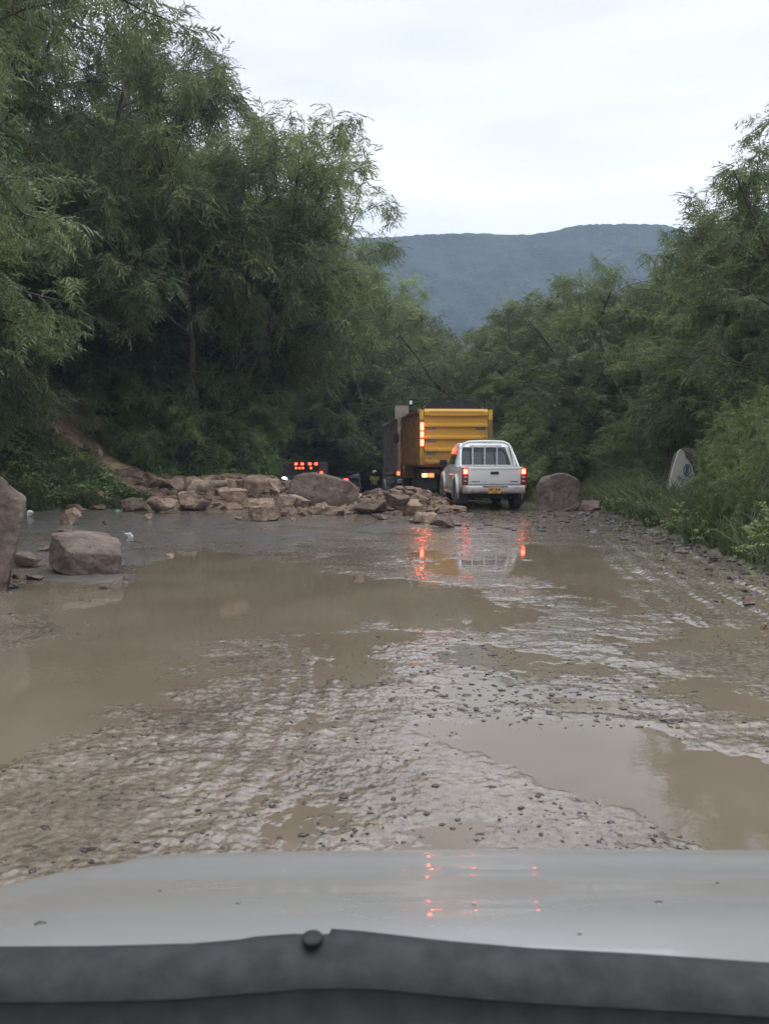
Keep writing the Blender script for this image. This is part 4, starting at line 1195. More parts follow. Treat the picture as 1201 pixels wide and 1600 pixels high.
# painted rock: grey slab with a whitewashed face and a round blue emblem
pr = empty('painted_rock', label='leaning rock with a whitewashed face and round blue emblem in the right verge', cat='painted rock')
P0 = atz(1066, 806, 0.12); s = math.hypot(P0.y, CAM_H) / FPX
pr.location = (P0.x, P0.y, HH(P0.x, P0.y) - 0.05)
outl = [(1037, 806, 0), (1040, 775, 0), (1048, 745, 0.0), (1057, 716, 0.0), (1062, 712, 0.0), (1067, 716, 0.0), (1100, 730, 0.1), (1112, 760, 0.1), (1112, 806, 0.1),
        (1075, 712, 0.6), (1100, 711, 0.9), (1118, 725, 0.9), (1120, 806, 0.9), (1045, 806, 0.8), (1060, 720, 0.5)]
pts = [((px - 1066) * s, k * 0.9, (806 - py) * s) for px, py, k in outl]
rock_mesh('stone', None, 71, 'rock_purple', pts=pts, rough=0.012, det=3, parent=pr)
wf = [(1038, 802), (1041, 775), (1048, 745), (1056, 718), (1060, 713), (1065, 716), (1068, 726), (1072, 730), (1078, 740), (1080, 747), (1083, 752), (1079, 757), (1086, 755), (1085, 763), (1079, 768), (1072, 771), (1066, 769), (1068, 775), (1064, 778), (1070, 783), (1063, 785), (1062, 793), (1056, 797), (1052, 803), (1046, 799), (1042, 806)]
w_ = MB()
prof = [((px - 1066) * s, (806 - py) * s) for px, py in wf]
n = len(prof)
w_.add([(x, -0.035, z) for x, z in prof] + [(x, 0.03, z) for x, z in prof], [tuple(range(n))] + [(i, (i + 1) % n, n + (i + 1) % n, n + i) for i in range(n)])
w_.build('whitewashed_face', MAT['rock_white'], pr)
em = MB()
def ell(cx, cy, rx, ry, rot, n=22):
    return [((cx - 1066 + rx * math.cos(a) * math.cos(rot) - ry * math.sin(a) * math.sin(rot)) * s, (806 - cy + rx * math.cos(a) * math.sin(rot) + ry * math.sin(a) * math.cos(rot)) * s) for a in [2 * math.pi * i / n for i in range(n)]]
o_ = ell(1070, 745, 6.0, 9.4, -0.12); i_ = ell(1070, 745, 4.2, 7.2, -0.12)
em.add([(x, -0.040, z) for x, z in o_ + i_], [(k, (k + 1) % 22, 22 + (k + 1) % 22, 22 + k) for k in range(22)])
em.add([(x, -0.041, z) for x, z in [((px - 1066) * s, (806 - py) * s) for px, py in [(1068.5, 739), (1072.5, 738.5), (1072.5, 746), (1071, 751), (1067, 751), (1067.5, 744)]]], [tuple(range(6))])
for (ax, ay, bx, by, wd) in [(1056, 754, 1058, 762, 1.2), (1058, 754, 1060.5, 760, 1.0), (1056.5, 758, 1062, 757, .9), (1062, 758, 1062.5, 764, .9), (1062, 758, 1066, 761, .8), (1066, 757, 1066.5, 766, 1.0), (1069, 759, 1069, 767, 1.0), (1072, 758, 1071.5, 766, .8), (1059, 765, 1070, 768, .7), (1062, 755, 1076, 755, 1.0), (1076, 755, 1079, 751, .8)]:
    d = Vector((bx - ax, by - ay)); nn = Vector((-d.y, d.x)).normalized() * wd / 2
    q = [(ax + nn.x, ay + nn.y), (bx + nn.x, by + nn.y), (bx - nn.x, by - nn.y), (ax - nn.x, ay - nn.y)]
    em.add([((px - 1066) * s, -0.040 - 0.0005 * len(em.f) / 5, (806 - py) * s) for px, py in q], [(0, 1, 2, 3)])
em.build('blue_emblem', MAT['blue_paint'], pr)

# litter
MAT['white_plastic'] = simple('white_plastic', (0.6, 0.6, 0.58), None, 0.5, 20)
MAT['green_plastic'] = simple('turquoise_plastic', (0.22, 0.42, 0.36), None, 0.5, 20)
MAT['dark_plastic'] = simple('blackish_plastic', (0.03, 0.035, 0.05), None, 0.3, 20)
def litter(px, py, w, h, label, mat, seed):
    o = rock(px, py, w, h, label, 'rock_tan', seed, name='litter', group=None, rough=0.16, n=10, det=2)
    o.data.materials.clear(); o.data.materials.append(MAT[mat]); o['category'] = 'litter'
litter(47, 807, 9, 9, 'crumpled white plastic by the grass right of the leaning boulder', 'white_plastic', 81)
litter(188, 800, 18, 4, 'flattened turquoise plastic packet at the edge of the grass', 'green_plastic', 82)
litter(200, 840, 15, 8, 'crumpled pale plastic lump on the asphalt above the square block', 'white_plastic', 83)
litter(14, 922, 26, 12, 'black plastic scrap at the foot of the leaning boulder', 'dark_plastic', 84)
tw = MB()
a = atz(204, 850); b_ = atz(226, 888)
tw.tube([a + Vector((0, 0, .05)), a.lerp(b_, 0.35) + Vector((0.12, 0, .14)), a.lerp(b_, 0.7) + Vector((0.1, 0, .09)), b_ + Vector((0, 0, .03))], [0.008, 0.01, 0.008, 0.005], 6)
tw.tube([a.lerp(b_, 0.35) + Vector((0.12, 0, .14)), a.lerp(b_, 0.5) + Vector((-0.15, 0, .2))], [0.006, 0.003], 5)
tag(tw.build('twig', MAT['bark'], smooth=60), 'thin bent twig sticking out of the wet asphalt by the puddle', 'twig')
# ------------------------------------------------------------------ vehicles
def wheel(parent, x, y, r, w, tread=True, name='wheel'):
    """wheel > tyre, rim; axle along x, outer side towards sign(x)"""
    e = empty(name, (x, y, r)); e.parent = parent
    sg = 1 if x > 0 else -1
    t = MB()
    prof = [(r * .62, -w / 2), (r * .80, -w / 2 * 1.05), (r * .95, -w / 2), (r, -w * .36), (r, w * .36), (r * .95, w / 2), (r * .80, w / 2 * 1.05), (r * .62, w / 2)]
    t.lathe(prof, 32)
    if tread:
        for k in range(26):
            a = 2 * math.pi * k / 26
            for q in (-1, 1):
                t.box((q * w * .24, math.cos(a) * r, math.sin(a) * r), (w * .36, r * .10, r * .045), rx=a + math.pi / 2)
    t.build('tyre', MAT['tyre'], e, smooth=40)
    m = MB(); ww = w / 2 * sg
    m.lathe([(r * .60, ww * .2), (r * .62, ww * 1.04), (r * .56, ww * 1.04), (r * .52, ww * .65), (r * .24, ww * .55), (r * .20, ww * .95), (r * .10, ww * 1.0), (0.004, ww * 1.0)], 28)
    for k in range(6):
        a = 2 * math.pi * k / 6
        m.box((ww * .68, math.cos(a) * r * .38, math.sin(a) * r * .38), (w * .12, r * .32, r * .14), rx=a)
    m.build('rim', MAT['rim'], e, smooth=40)
    return e
def arc(cy, cz, r, a0, a1, n):
    return [(cy + r * math.cos(R(a0 + (a1 - a0) * i / n)), cz + r * math.sin(R(a0 + (a1 - a0) * i / n))) for i in range(n + 1)]

# ---- white double-cab pickup; local: y forward from the tailgate, x right, z up
pk = empty('pickup_truck', label='white double cab pickup with lit red tail lamps driving away', cat='pickup truck')
def lower_profile():
    pr_ = [(0.0, 0.62), (0.0, 1.14), (1.62, 1.15), (3.55, 1.13), (4.2, 1.08), (4.85, 0.98), (5.02, 0.80), (5.02, 0.45), (4.75, 0.42)]
    pr_ += arc(4.22, 0.40, 0.45, 0, 180, 14)
    pr_ += [(3.6, 0.42), (1.75, 0.42)]
    pr_ += arc(1.15, 0.40, 0.47, 0, 180, 14)
    pr_ += [(0.45, 0.55)]
    return pr_
body = MB(); body.prism(lower_profile(), -0.86, 0.86, xs=lambda y, z: 1.0 - 0.05 * max(0, z - 0.9) / 0.25 - 0.03 * max(0, 0.6 - z) / 0.2 - (0.06 if y > 4.8 else 0))
body.build('body', MAT['white_paint'], pk, smooth=30, bevel=0.02)
cabm = MB()
cab_pr = [(1.62, 1.13), (1.78, 1.70), (1.95, 1.775), (2.5, 1.80), (2.95, 1.77), (3.25, 1.60), (3.75, 1.12)]
cabm.prism(cab_pr, -0.83, 0.83, xs=lambda y, z: 1.0 - 0.20 * max(0, z - 1.13) / 0.67)
cabm.build('cab', MAT['white_paint'], pk, smooth=35, bevel=0.03)
# windows: 3 mm proud of the cab
def cab_x(z): return 0.83 * (1.0 - 0.20 * max(0, z - 1.13) / 0.67)
def yrear(z): return 1.62 + (z - 1.13) * 0.16 / 0.57
w = MB()
zz = [1.20, 1.66]
for z0, z1 in [(1.19, 1.68)]:
    x0, x1 = cab_x(z0) - 0.08, cab_x(z1) - 0.10
    w.add([(-x0, yrear(z0) - .012, z0), (x0, yrear(z0) - .012, z0), (x1, yrear(z1) - .012, z1), (-x1, yrear(z1) - .012, z1),
           (-x0, yrear(z0) + .02, z0), (x0, yrear(z0) + .02, z0), (x1, yrear(z1) + .02, z1), (-x1, yrear(z1) + .02, z1)],
          [(0, 1, 2, 3), (0, 4, 5, 1), (1, 5, 6, 2), (2, 6, 7, 3), (3, 7, 4, 0)])
w.build('rear_window', MAT['glass'], pk)
for sg in (-1, 1):
    for (ya, yb, yc, yd) in [(1.86, 2.55, 2.55, 1.93), (2.63, 3.45, 3.08, 2.63)]:
        g = MB()
        pa = [(ya, 1.20), (yb, 1.20), (yc, 1.66), (yd, 1.66)]
        g.add([(sg * (cab_x(z) + d), y, z) for d in (0.008, -0.02) for y, z in pa], [(0, 1, 2, 3), (0, 4, 5, 1), (1, 5, 6, 2), (2, 6, 7, 3), (3, 7, 4, 0)])
        g.build('side_window', MAT['glass'], pk)
ws = MB()
pa = [(3.28, 1.57), (3.72, 1.14)]
ws.add([(-cab_x(1.57) + .06, 3.30, 1.575), (cab_x(1.57) - .06, 3.30, 1.575), (cab_x(1.14) - .05, 3.745, 1.145), (-cab_x(1.14) + .05, 3.745, 1.145)], [(0, 1, 2, 3)])
ws.build('windscreen', MAT['glass'], pk)
tgm = MB(); tgm.box((0, -0.018, 0.905), (1.38, 0.05, 0.47), bev=0.018)
tgm.box((0, -0.046, 1.10), (1.34, 0.014, 0.035), bev=0.005)
tg = tgm.build('tailgate', MAT['white_paint'], pk, smooth=40)
h = MB(); h.box((0, -0.05, 0.99), (0.22, 0.03, 0.075), bev=0.01); h.build('handle', MAT['black'], tg, smooth=40)
lt = MB()
for k, (x, wd) in enumerate([(-0.575, .035), (-0.53, .03), (-0.49, .035), (-0.445, .02), (-0.41, .035)]):
    lt.box((x, -0.0455, 0.765), (wd, 0.004, 0.028), ry=0.25)
for k in range(5): lt.box((0.44 + .042 * k, -0.0455, 0.765), (0.03, 0.004, 0.032))
lt.build('lettering', MAT['black'], tg)
bp_ = MB(); bp_.prism([(-0.17, 0.66), (-0.19, 0.60), (-0.17, 0.50), (-0.06, 0.45), (0.05, 0.48), (0.05, 0.645), (-0.05, 0.665)], -0.83, 0.83, xs=lambda y, z: 1.0 if y > -0.1 else 0.94)
bumper = bp_.build('bumper', MAT['white_paint'], pk, smooth=40, bevel=0.012)
b2 = MB(); b2.box((0, -0.178, 0.635), (0.66, 0.03, 0.03)); b2.box((0, -0.05, 0.675), (1.36, 0.1, 0.022)); b2.build('step_pad', MAT['black'], bumper)
pl = MB(); pl.box((-0.02, -0.20, 0.545), (0.34, 0.012, 0.165), bev=0.004)
plate = pl.build('number_plate', MAT['plate'], bumper)
pc = MB()
for k, x in enumerate([-.135, -.09, -.045, .03, .075, .12]):
    pc.box((x - .02, -0.2075, 0.558), (0.026, 0.003, 0.06)) if k % 2 else (pc.box((x - .033, -0.2075, 0.558), (0.009, 0.003, 0.06)), pc.box((x - .016, -0.2075, 0.58), (0.024, 0.003, 0.010)), pc.box((x - .012, -0.2076, 0.552), (0.02, 0.003, 0.009)))
pc.box((-.02, -0.2075, 0.495), (0.16, 0.003, 0.014))
pc.build('plate_characters', MAT['black'], plate)
for sg in (-1, 1):
    tl = MB(); tl.box((sg * 0.775, 0.0, 0.90), (0.15, 0.10, 0.47), bev=0.02)
    tlo = tl.build('tail_light', MAT['red_lens'], pk, smooth=40)
    l1 = MB(); l1.box((sg * 0.765, -0.052, 1.03), (0.10, 0.02, 0.13), bev=0.008); l1.build('lit_lens', MAT['tail_on'], tlo, smooth=40)
    l2 = MB(); l2.box((sg * 0.765, -0.052, 0.885), (0.09, 0.02, 0.045), bev=0.006); l2.box((sg * 0.765, -0.052, 0.78), (0.09, 0.02, 0.03), bev=0.006); l2.build('clear_lens', MAT['clear_lens'], tlo, smooth=40)
    # flared arches
    for cy in (1.15, 4.22):
        fl = MB(); r0, r1 = 0.455, 0.56; N = 16
        vs = []
        for i in range(N + 1):
            a = R(-18 + 216 * i / N)
            for rr, xx in ((r0, .83), (r0, .925), (r1 - .03, .915), (r1, .85)):
                vs.append((sg * xx, cy + rr * math.cos(a), 0.40 + rr * math.sin(a)))
        fs = []
        for i in range(N):
            for k in range(4): fs.append((i * 4 + k, i * 4 + (k + 1) % 4, (i + 1) * 4 + (k + 1) % 4, (i + 1) * 4 + k))
        fs += [(0, 1, 2, 3), (N * 4, N * 4 + 1, N * 4 + 2, N * 4 + 3)]
        fl.add(vs, fs); fl.build('wheel_arch', MAT['white_paint'], pk, smooth=50)
    wheel(pk, sg * 0.77, 1.15, 0.39, 0.27); wheel(pk, sg * 0.77, 4.22, 0.39, 0.27)
    stp = MB(); stp.tube([(sg * .80, 1.72, .42), (sg * .90, 1.85, .40), (sg * .90, 3.55, .40), (sg * .80, 3.65, .42)], 0.04, 8); stp.build('side_step', MAT['chrome'], pk, smooth=50)
    mr = MB(); mr.box((sg * 0.98, 3.28, 1.23), (0.22, 0.09, 0.17), bev=0.03); mr.tube([(sg * .80, 3.3, 1.18), (sg * .92, 3.28, 1.2)], 0.02, 6)
    mr.build('mirror', MAT['black'], pk, smooth=45)
    mf = MB(); mf.box((sg * .77, 0.62, 0.30), (0.28, 0.015, 0.30)); mf.build('mud_flap', MAT['black'], pk)
    for yy in (1.80, 2.60): 
        dh = MB(); dh.box((sg * .862, yy + .12, 1.02), (0.025, 0.16, 0.035), bev=0.008); dh.build('door_handle', MAT['chrome'], pk, smooth=40)
rb = MB()
hoop = [(-0.80, 1.30, 1.12), (-0.755, 1.36, 1.42), (-0.70, 1.40, 1.64), (-0.62, 1.42, 1.76), (-0.48, 1.43, 1.82), (0, 1.43, 1.835), (0.48, 1.43, 1.82), (0.62, 1.42, 1.76), (0.70, 1.40, 1.64), (0.755, 1.36, 1.42), (0.80, 1.30, 1.12)]
rb.tube(hoop, 0.038, 10)
for sg in (-1, 1): rb.tube([(sg * .79, 0.75, 1.14), (sg * .74, 1.15, 1.45), (sg * .70, 1.40, 1.62)], 0.026, 8)
rbo = rb.build('roll_bar', MAT['white_tube'], pk, smooth=50)
gd = MB()
for x in (-0.36, -0.02, 0.32): gd.box((x, 1.50, 1.43), (0.035, 0.03, 0.60))
gd.box((0, 1.50, 1.71), (0.9, 0.03, 0.035)); gd.build('window_guard', MAT['chrome'], pk)
bl = MB(); bl.box((0, 0.75, 0.72), (1.4, 1.5, 0.1)); bl.box((0, 2.6, 0.38), (1.0, 4.2, 0.16)); bl.box((0, 1.15, 0.40), (1.3, 0.14, 0.14)); bl.tube([(0.45, 0.9, 0.36), (0.45, 0.05, 0.34)], 0.035, 8)
bl.build('chassis', MAT['chassis'], pk)
bedin = MB(); bedin.box((0, 1.50, 1.0), (1.45, 0.04, 0.25)); bedin.box((-0.02, 0.85, 1.13), (1.36, 1.3, 0.03)); bedin.build('load_bed', MAT['black'], pk)
gy = atz(770, 797); pk.location = (2.88, 23.55, 0.02); pk.rotation_euler = (0, 0, R(2.6))

# ---- dump trucks
def dump_truck(label, style):
    t = empty('dump_truck', label=label, cat='dump truck')
    yel = style == 'yellow'
    W = 1.25; zb, zt, Lb = (1.12, 3.02, 5.4) if yel else (1.45, 4.05, 6.4)
    pm = MAT['yellow'] if yel else MAT['rust']; sm = MAT['yellow_dirty'] if yel else MAT['grey_board']
    bd = MB()
    # open tipper body: two sides, floor, front wall
    for sg in (-1, 1):
        bd.box((sg * (W - .04), Lb / 2, (zb + zt) / 2), (0.08, Lb - .1, zt - zb))
        for k in range(9): bd.box((sg * (W + .03), 0.45 + k * (Lb - .7) / 8, (zb + zt) / 2), (0.08, 0.10, zt - zb - .05))
        bd.box((sg * (W + .035), Lb / 2, zt - .02), (0.12, Lb, 0.12)); bd.box((sg * (W + .03), Lb / 2, zb + .05), (0.1, Lb - .1, 0.12))
    bd.box((0, Lb / 2, zb), (2 * W - .16, Lb - .1, 0.12)); bd.box((0, Lb - .05, (zb + zt) / 2 + .1), (2 * W - .16, 0.1, zt - zb + .2))
    bd.build('tipper_body', sm, t, bevel=0.01)
    for sg in (-1, 1):
        pmb = MB(); pmb.box((sg * (W - .045), -0.02, (zb + zt) / 2), (0.15, 0.16, zt - zb + .02), bev=0.015); pmb.build('corner_post', pm, t, smooth=40)
    tgb = MB(); tgb.box((0, 0.0, (zb + zt) / 2), (2 * W - .26, 0.06, zt - zb - .04))
    nrib = 4 if yel else 5
    for k in range(nrib + 1):
        z = zb + .10 + (zt - zb - .2) * k / nrib
        hh = 0.20 if k == nrib else 0.12
        # sloping-topped rib
        prf = [(-0.03, z - hh * .5), (-0.13, z - hh * .45), (-0.13, z + hh * .2), (-0.03, z + hh * .75)]
        tgb.prism(prf, -W + .14, W - .14)
    if yel:
        tgb.box((0, -0.135, zt - .05), (1.9, 0.02, 0.02)); tgb.box((-.1, -0.135, zt - .20), (1.5, 0.02, 0.014))
    tgo = tgb.build('tailgate', pm, t, bevel=0.008)
    if yel:
        zr = [zb + .10 + (zt - zb - .2) * (k + .5) / nrib for k in range(4)]
        for (x, z) in [(-.86, zr[2] + .12), (.86, zr[2] + .12), (-.88, zr[1] + .12), (-.88, zr[0] + .1), (.86, zr[0] + .1)]:
            stk = MB(); stk.box((x, -0.036, z), (0.34, 0.012, 0.15)); stk.build('reflector_sticker', MAT['sticker'], tgo)
    # lamps
    if yel:
        for sg in (-1, 1):
            mb = MB(); mb.box((sg * (W - .05), -0.115, zb + 1.08), (0.14, 0.04, 0.98)); lb_ = mb.build('lamp_bar', MAT['yellow_dirty'], t)
            if sg < 0:
                for k, (z, hh) in enumerate([(1.33, .26), (1.05, .20), (.77, .22)]):
                    m = MB(); m.box((sg * (W - .05), -0.145, zb + z), (0.115, 0.05, hh), bev=0.02); m.build('marker_lamp', MAT['tail_on'], lb_, smooth=40)
        for sg in (-1, 1):
            mb = MB(); mb.box((sg * .96, 0.10, zb - .36), (0.50, 0.08, 0.20), bev=0.01); tl = mb.build('tail_light', MAT['black'], t)
            if sg < 0:
                m = MB(); m.box((sg * .98 - .10, 0.045, zb - .36), (0.17, 0.04, 0.11), bev=0.015); m.build('amber_lens', MAT['amber_on'], tl, smooth=40)
                m = MB(); m.box((sg * .98 + .12, 0.045, zb - .36), (0.20, 0.04, 0.13), bev=0.015); m.build('red_lens', MAT['red_on'], tl, smooth=40)
            else:
                m = MB(); m.box((sg * .96, 0.045, zb - .36), (0.40, 0.04, 0.13), bev=0.015); m.build('red_lens', MAT['red_lens'], tl, smooth=40)
    else:
        for sg in (-1, 1):
            m = MB(); m.box((sg * (W - .02) , -0.12, zb + .0), (0.16, 0.05, 0.16), bev=0.02); m.build('marker_lamp', MAT['red_on'] if sg < 0 else MAT['red_lens'], t, smooth=40)
        m = MB(); m.box((0.10 - W, -0.10, zb - .35), (0.24, 0.04, 0.18), bev=0.02); m.box((.1 - W + .25, -0.06, zb - .35), (0.12, 0.03, 0.14)); m.build('reflector', MAT['chrome'], t)
        m = MB(); m.box((0.30 - W, -0.15, zt - .95), (0.30, 0.02, 1.0), bev=0.02); m.build('dark_panel', MAT['black'], tgo, smooth=40)
        m = MB(); m.box((0.18 - W, -0.05, zt + .22), (0.62, 0.10, 0.62)); m.build('top_board', MAT['cream'], t)
        for sg in (-1, 1):
            m = MB(); m.tube([(sg * W, 0.2, zt), (sg * W, 0.2, zt + .35), (sg * W, Lb, zt + .35), (sg * W, Lb, zt)], 0.025, 6); m.build('side_rail', MAT['grey_board'], t)
    # cover
    if yel:
        c = MB()
        N = 12; rows = 15
        vs = []
        for j in range(rows):
            yy = 0.55 + (Lb - .6) * j / (rows - 1)
            for i in range(N + 1):
                a = -1 + 2 * i / N
                z = zt - .10 + (0.48 + .04 * math.sin(j * 2.2 + i)) * (1 - abs(a) ** 5) - .04 * math.sin(j * 1.3) ** 2
                vs.append((a * (W - .10), yy, z))
        fs = [(j * (N + 1) + i, j * (N + 1) + i + 1, (j + 1) * (N + 1) + i + 1, (j + 1) * (N + 1) + i) for j in range(rows - 1) for i in range(N)]
        fs.append(tuple(range(N + 1)))
        c.add(vs, fs); c.build('tarpaulin', MAT['tarp'], t, smooth=50)
        c = MB(); c.tube([(-W + .12, 0.5, zt - .1), (-W + .14, 0.5, zt + .40), (-.6, 0.5, zt + .46), (.6, 0.5, zt + .46), (W - .14, 0.5, zt + .38), (W - .12, 0.5, zt - .1)], 0.018, 6)
        c.tube([(-W - .03, 2.6, zt - .1), (-W - .03, 2.6, zt + .55)], .02, 6)
        c.build('cover_frame', MAT['chassis'], t, smooth=50)
        c = MB(); c.box((-W - .03, 2.55, zt + .45), (.09, .06, .14)); c.build('work_lamp', MAT['chrome'], t)
    ch = MB()
    for sg in (-1, 1): ch.box((sg * .42, Lb / 2 + .8, .95), (0.12, Lb + 1.7, 0.26))
    ch.box((0, 0.15, zb - .25), (2.3, 0.16, 0.16)); ch.box((0, .9, .55), (1.8, .18, .18)); ch.box((0, 2.2, .55), (1.8, .18, .18))
    ch.box((0, 3.6, .8), (1.9, 0.8, .5), bev=.05)
    ch.build('chassis', MAT['chassis'], t)
    for sg in (-1, 1):
        for yy in (0.95, 2.25):
            wheel(t, sg * 1.06, yy, 0.52, 0.28, tread=False); wheel(t, sg * .74, yy, 0.52, 0.28, tread=False)
        wheel(t, sg * 1.02, Lb + 1.0, 0.52, 0.28, tread=False)
        fm = MB(); fm.box((sg * .92, 0.28, .62), (0.60, 0.02, .70)); fm.build('mud_flap', MAT['black'], t)
        fd = MB(); pf = arc(Lb + 1.0, .55, .62, 5, 175, 10) + arc(Lb + 1.0, .55, .70, 175, 5, 10)
        fd.prism(pf, sg * .85, sg * 1.22); fd.build('fender', pm if yel else MAT['white_paint'], t, smooth=50)
    cb = MB()
    cp = [(Lb + .25, .95), (Lb + .25, 2.75), (Lb + .6, 2.95), (Lb + 1.5, 2.9), (Lb + 1.85, 1.95), (Lb + 1.9, 1.05), (Lb + 1.7, .8), (Lb + .5, .8)]
    if not yel: cp = [(Lb + .2, 1.0), (Lb + .2, 2.7), (Lb + .4, 2.85), (Lb + 1.1, 2.8), (Lb + 1.4, 2.1), (Lb + 2.6, 1.9), (Lb + 2.75, 1.2), (Lb + 2.6, .9), (Lb + .4, .9)]
    cb.prism(cp, -1.12, 1.12); cab_ = cb.build('cab', pm if yel else MAT['white_paint'], t, smooth=30, bevel=0.04)
    cw = MB()
    for sg in (-1, 1): cw.box((sg * 1.122, Lb + .85, 2.25), (0.02, .75, .65), bev=.005)
    cw.build('side_window', MAT['glass'], cab_)
    for sg in (-1, 1):
        mi = MB(); mi.box((sg * 1.38, Lb + 1.5, 2.3), (0.2, .08, .42), bev=.02); mi.tube([(sg * 1.1, Lb + 1.4, 2.4), (sg * 1.38, Lb + 1.5, 2.4)], .015, 6); mi.build('mirror', MAT['black'], t)
    return t
def road_z(x, y): return float(H0(x, y))
y1 = dump_truck('yellow dump truck with a ribbed tailgate and dark tarpaulin ahead of the pickup', 'yellow')
p = atd(654, 700, 31.2)
yaw = R(5.0)
y1.location = (p.x + 1.30 * math.cos(yaw), p.y + 1.30 * math.sin(yaw), 0.0); y1.rotation_euler = (R(-1.0), 0, yaw)
y2 = dump_truck('rusty cream truck with grey boarded side and white cab, half hidden by the yellow one', 'cream')
p = atd(620, 700, 41.5); yaw = R(5.6)
y2.location = (p.x + 1.30 * math.cos(yaw), p.y + 1.30 * math.sin(yaw), road_z(1.5, 43)); y2.rotation_euler = (R(-2.0), 0, yaw)

# ---- dark lorry with rows of red marker lamps, behind the giant boulder
t3 = empty('lorry', label='dark lorry with two rows of red marker lamps showing over the giant boulder', cat='lorry')
Wl = 1.15
b = MB(); b.box((0, 2.6, 1.9), (2 * Wl, 5.2, 1.5), bev=.04)
for k in range(7): b.box((-Wl - .01, .4 + k * .75, 1.9), (.05, .07, 1.45))
b.build('box_body', MAT['lorry'], t3)
b = MB(); b.prism([(5.35, .7), (5.35, 2.3), (5.6, 2.45), (6.5, 2.4), (6.95, 1.6), (7.0, .75)], -1.0, 1.0); b.build('cab', MAT['lorry'], t3, smooth=30, bevel=.04)
b = MB(); b.box((0, 3.2, .85), (1.0, 6.4, .25)); b.box((0, -.05, .75), (2.1, .1, .14)); b.build('chassis', MAT['chassis'], t3)
for sg in (-1, 1):
    wheel(t3, sg * .92, 1.2, .48, .35, tread=False); wheel(t3, sg * .92, 5.9, .48, .25, tread=False)
bar = MB(); bar.box((0, -.06, 2.50), (1.35, .08, .44), bev=.01); baro = bar.build('lamp_board', MAT['black'], t3)
lx = [-.52, -.20, .20, .52]
for x in lx:
    m = MB(); m.box((x, -.12, 2.60), (.15, .05, .12), bev=.02); m.build('marker_lamp', MAT['red_on'], baro, smooth=40)
for x in (-.52, -.34, -.16, .26):
    m = MB(); m.box((x, -.12, 2.38), (.10, .05, .09), bev=.02); m.build('marker_lamp', MAT['red_on'], baro, smooth=40)
m = MB(); m.box((-1.02, -.05, 2.60), (.10, .05, .09), bev=.02); m.build('marker_lamp', MAT['red_lens'], t3, smooth=40)
m = MB(); m.box((.80, -.06, 2.03), (.12, .06, .34), bev=.02); m.build('tail_light', MAT['red_on'], t3, smooth=40)
p = atd(478, 728, 47.0); t3.location = (p.x, p.y, road_z(p.x, 47) ); t3.rotation_euler = (0, 0, R(6))
zc_ = p.z - 2.49; t3.location.z = zc_

# ---- people
def skin_body(name, joints, edges, mat, parent, sub=2):
    me = bpy.data.meshes.new(name); me.from_pydata([j[0] for j in joints], edges, [])
    o = bpy.data.objects.new(name, me); col.objects.link(o); me.materials.append(mat)
    sk = o.modifiers.new('skin', 'SKIN'); sk.use_smooth_shade = True
    for i, j in enumerate(joints):
        v = me.skin_vertices[0].data[i]; v.radius = j[1] if isinstance(j[1], tuple) else (j[1], j[1]); v.use_root = (i == 0)
    s_ = o.modifiers.new('sub', 'SUBSURF'); s_.levels = sub; s_.render_levels = sub
    if parent: o.parent = parent
    return o
def head(parent, z, y=0.0, x=0.0):
    h = MB(); bm = bmesh.new(); bmesh.ops.create_uvsphere(bm, u_segments=20, v_segments=14, radius=1)
    for v in bm.verts:
        c = v.co; c.x *= .075 * (1 - .18 * max(0, -c.z)); c.y *= .095; c.z *= .115
        if c.y > .07 and abs(c.x) < .02 and -.04 < c.z < .01: c.y += .018
    h.bm(bm, Matrix.Translation((x, y, z)))
    h.box((x + .078, y, z), (.015, .03, .05), bev=.005); h.box((x - .078, y, z), (.015, .03, .05), bev=.005)
    return h.build('head', MAT['skin'], parent, smooth=60)
def helmet(parent, z, y=0.0, x=0.0):
    h = MB(); bm = bmesh.new(); bmesh.ops.create_uvsphere(bm, u_segments=24, v_segments=16, radius=.135)
    bmesh.ops.delete(bm, geom=[v for v in bm.verts if v.co.z < -.075], context='VERTS')
    h.bm(bm, Matrix.Translation((x, y, z + .03)))
    o = h.build('helmet', MAT['helmet'], parent, smooth=60)
    v = MB(); v.box((x, y + .125, z + .015), (.17, .02, .07), bev=.008); v.build('visor', MAT['black'], o, smooth=60)
    return o
pe = empty('person', label='standing person in a yellow vest and white helmet beside the truck cab', cat='person')
J = [((0, 0, .95), (.15, .11)), ((0, 0, 1.15), (.14, .10)), ((0, 0, 1.38), (.17, .11)), ((0, .01, 1.50), (.06, .06)),
     ((-.19, 0, 1.42), .06), ((-.26, .03, 1.15), .045), ((-.22, .16, .93), .035), ((-.21, .22, .86), (.045, .02)),
     ((.19, 0, 1.42), .06), ((.27, .02, 1.15), .045), ((.25, .12, .92), .035), ((.24, .16, .84), (.045, .02)),
     ((-.10, 0, .88), .09), ((-.12, .02, .50), .06), ((-.13, -.02, .09), .045), ((-.14, .12, .04), (.045, .035)),
     ((.10, 0, .88), .09), ((.12, .03, .50), .06), ((.14, 0, .09), .045), ((.15, .14, .04), (.045, .035))]
E = [(0, 1), (1, 2), (2, 3), (2, 4), (4, 5), (5, 6), (6, 7), (2, 8), (8, 9), (9, 10), (10, 11), (0, 12), (12, 13), (13, 14), (14, 15), (0, 16), (16, 17), (17, 18), (18, 19)]
skin_body('body', J, E, MAT['denim'], pe)
vj = [((0, 0, .98), (.185, .145)), ((0, 0, 1.18), (.175, .135)), ((0, 0, 1.40), (.205, .14)), ((-.20, 0, 1.43), .078), ((-.25, .02, 1.25), .066), ((.20, 0, 1.43), .078), ((.25, .02, 1.25), .066)]
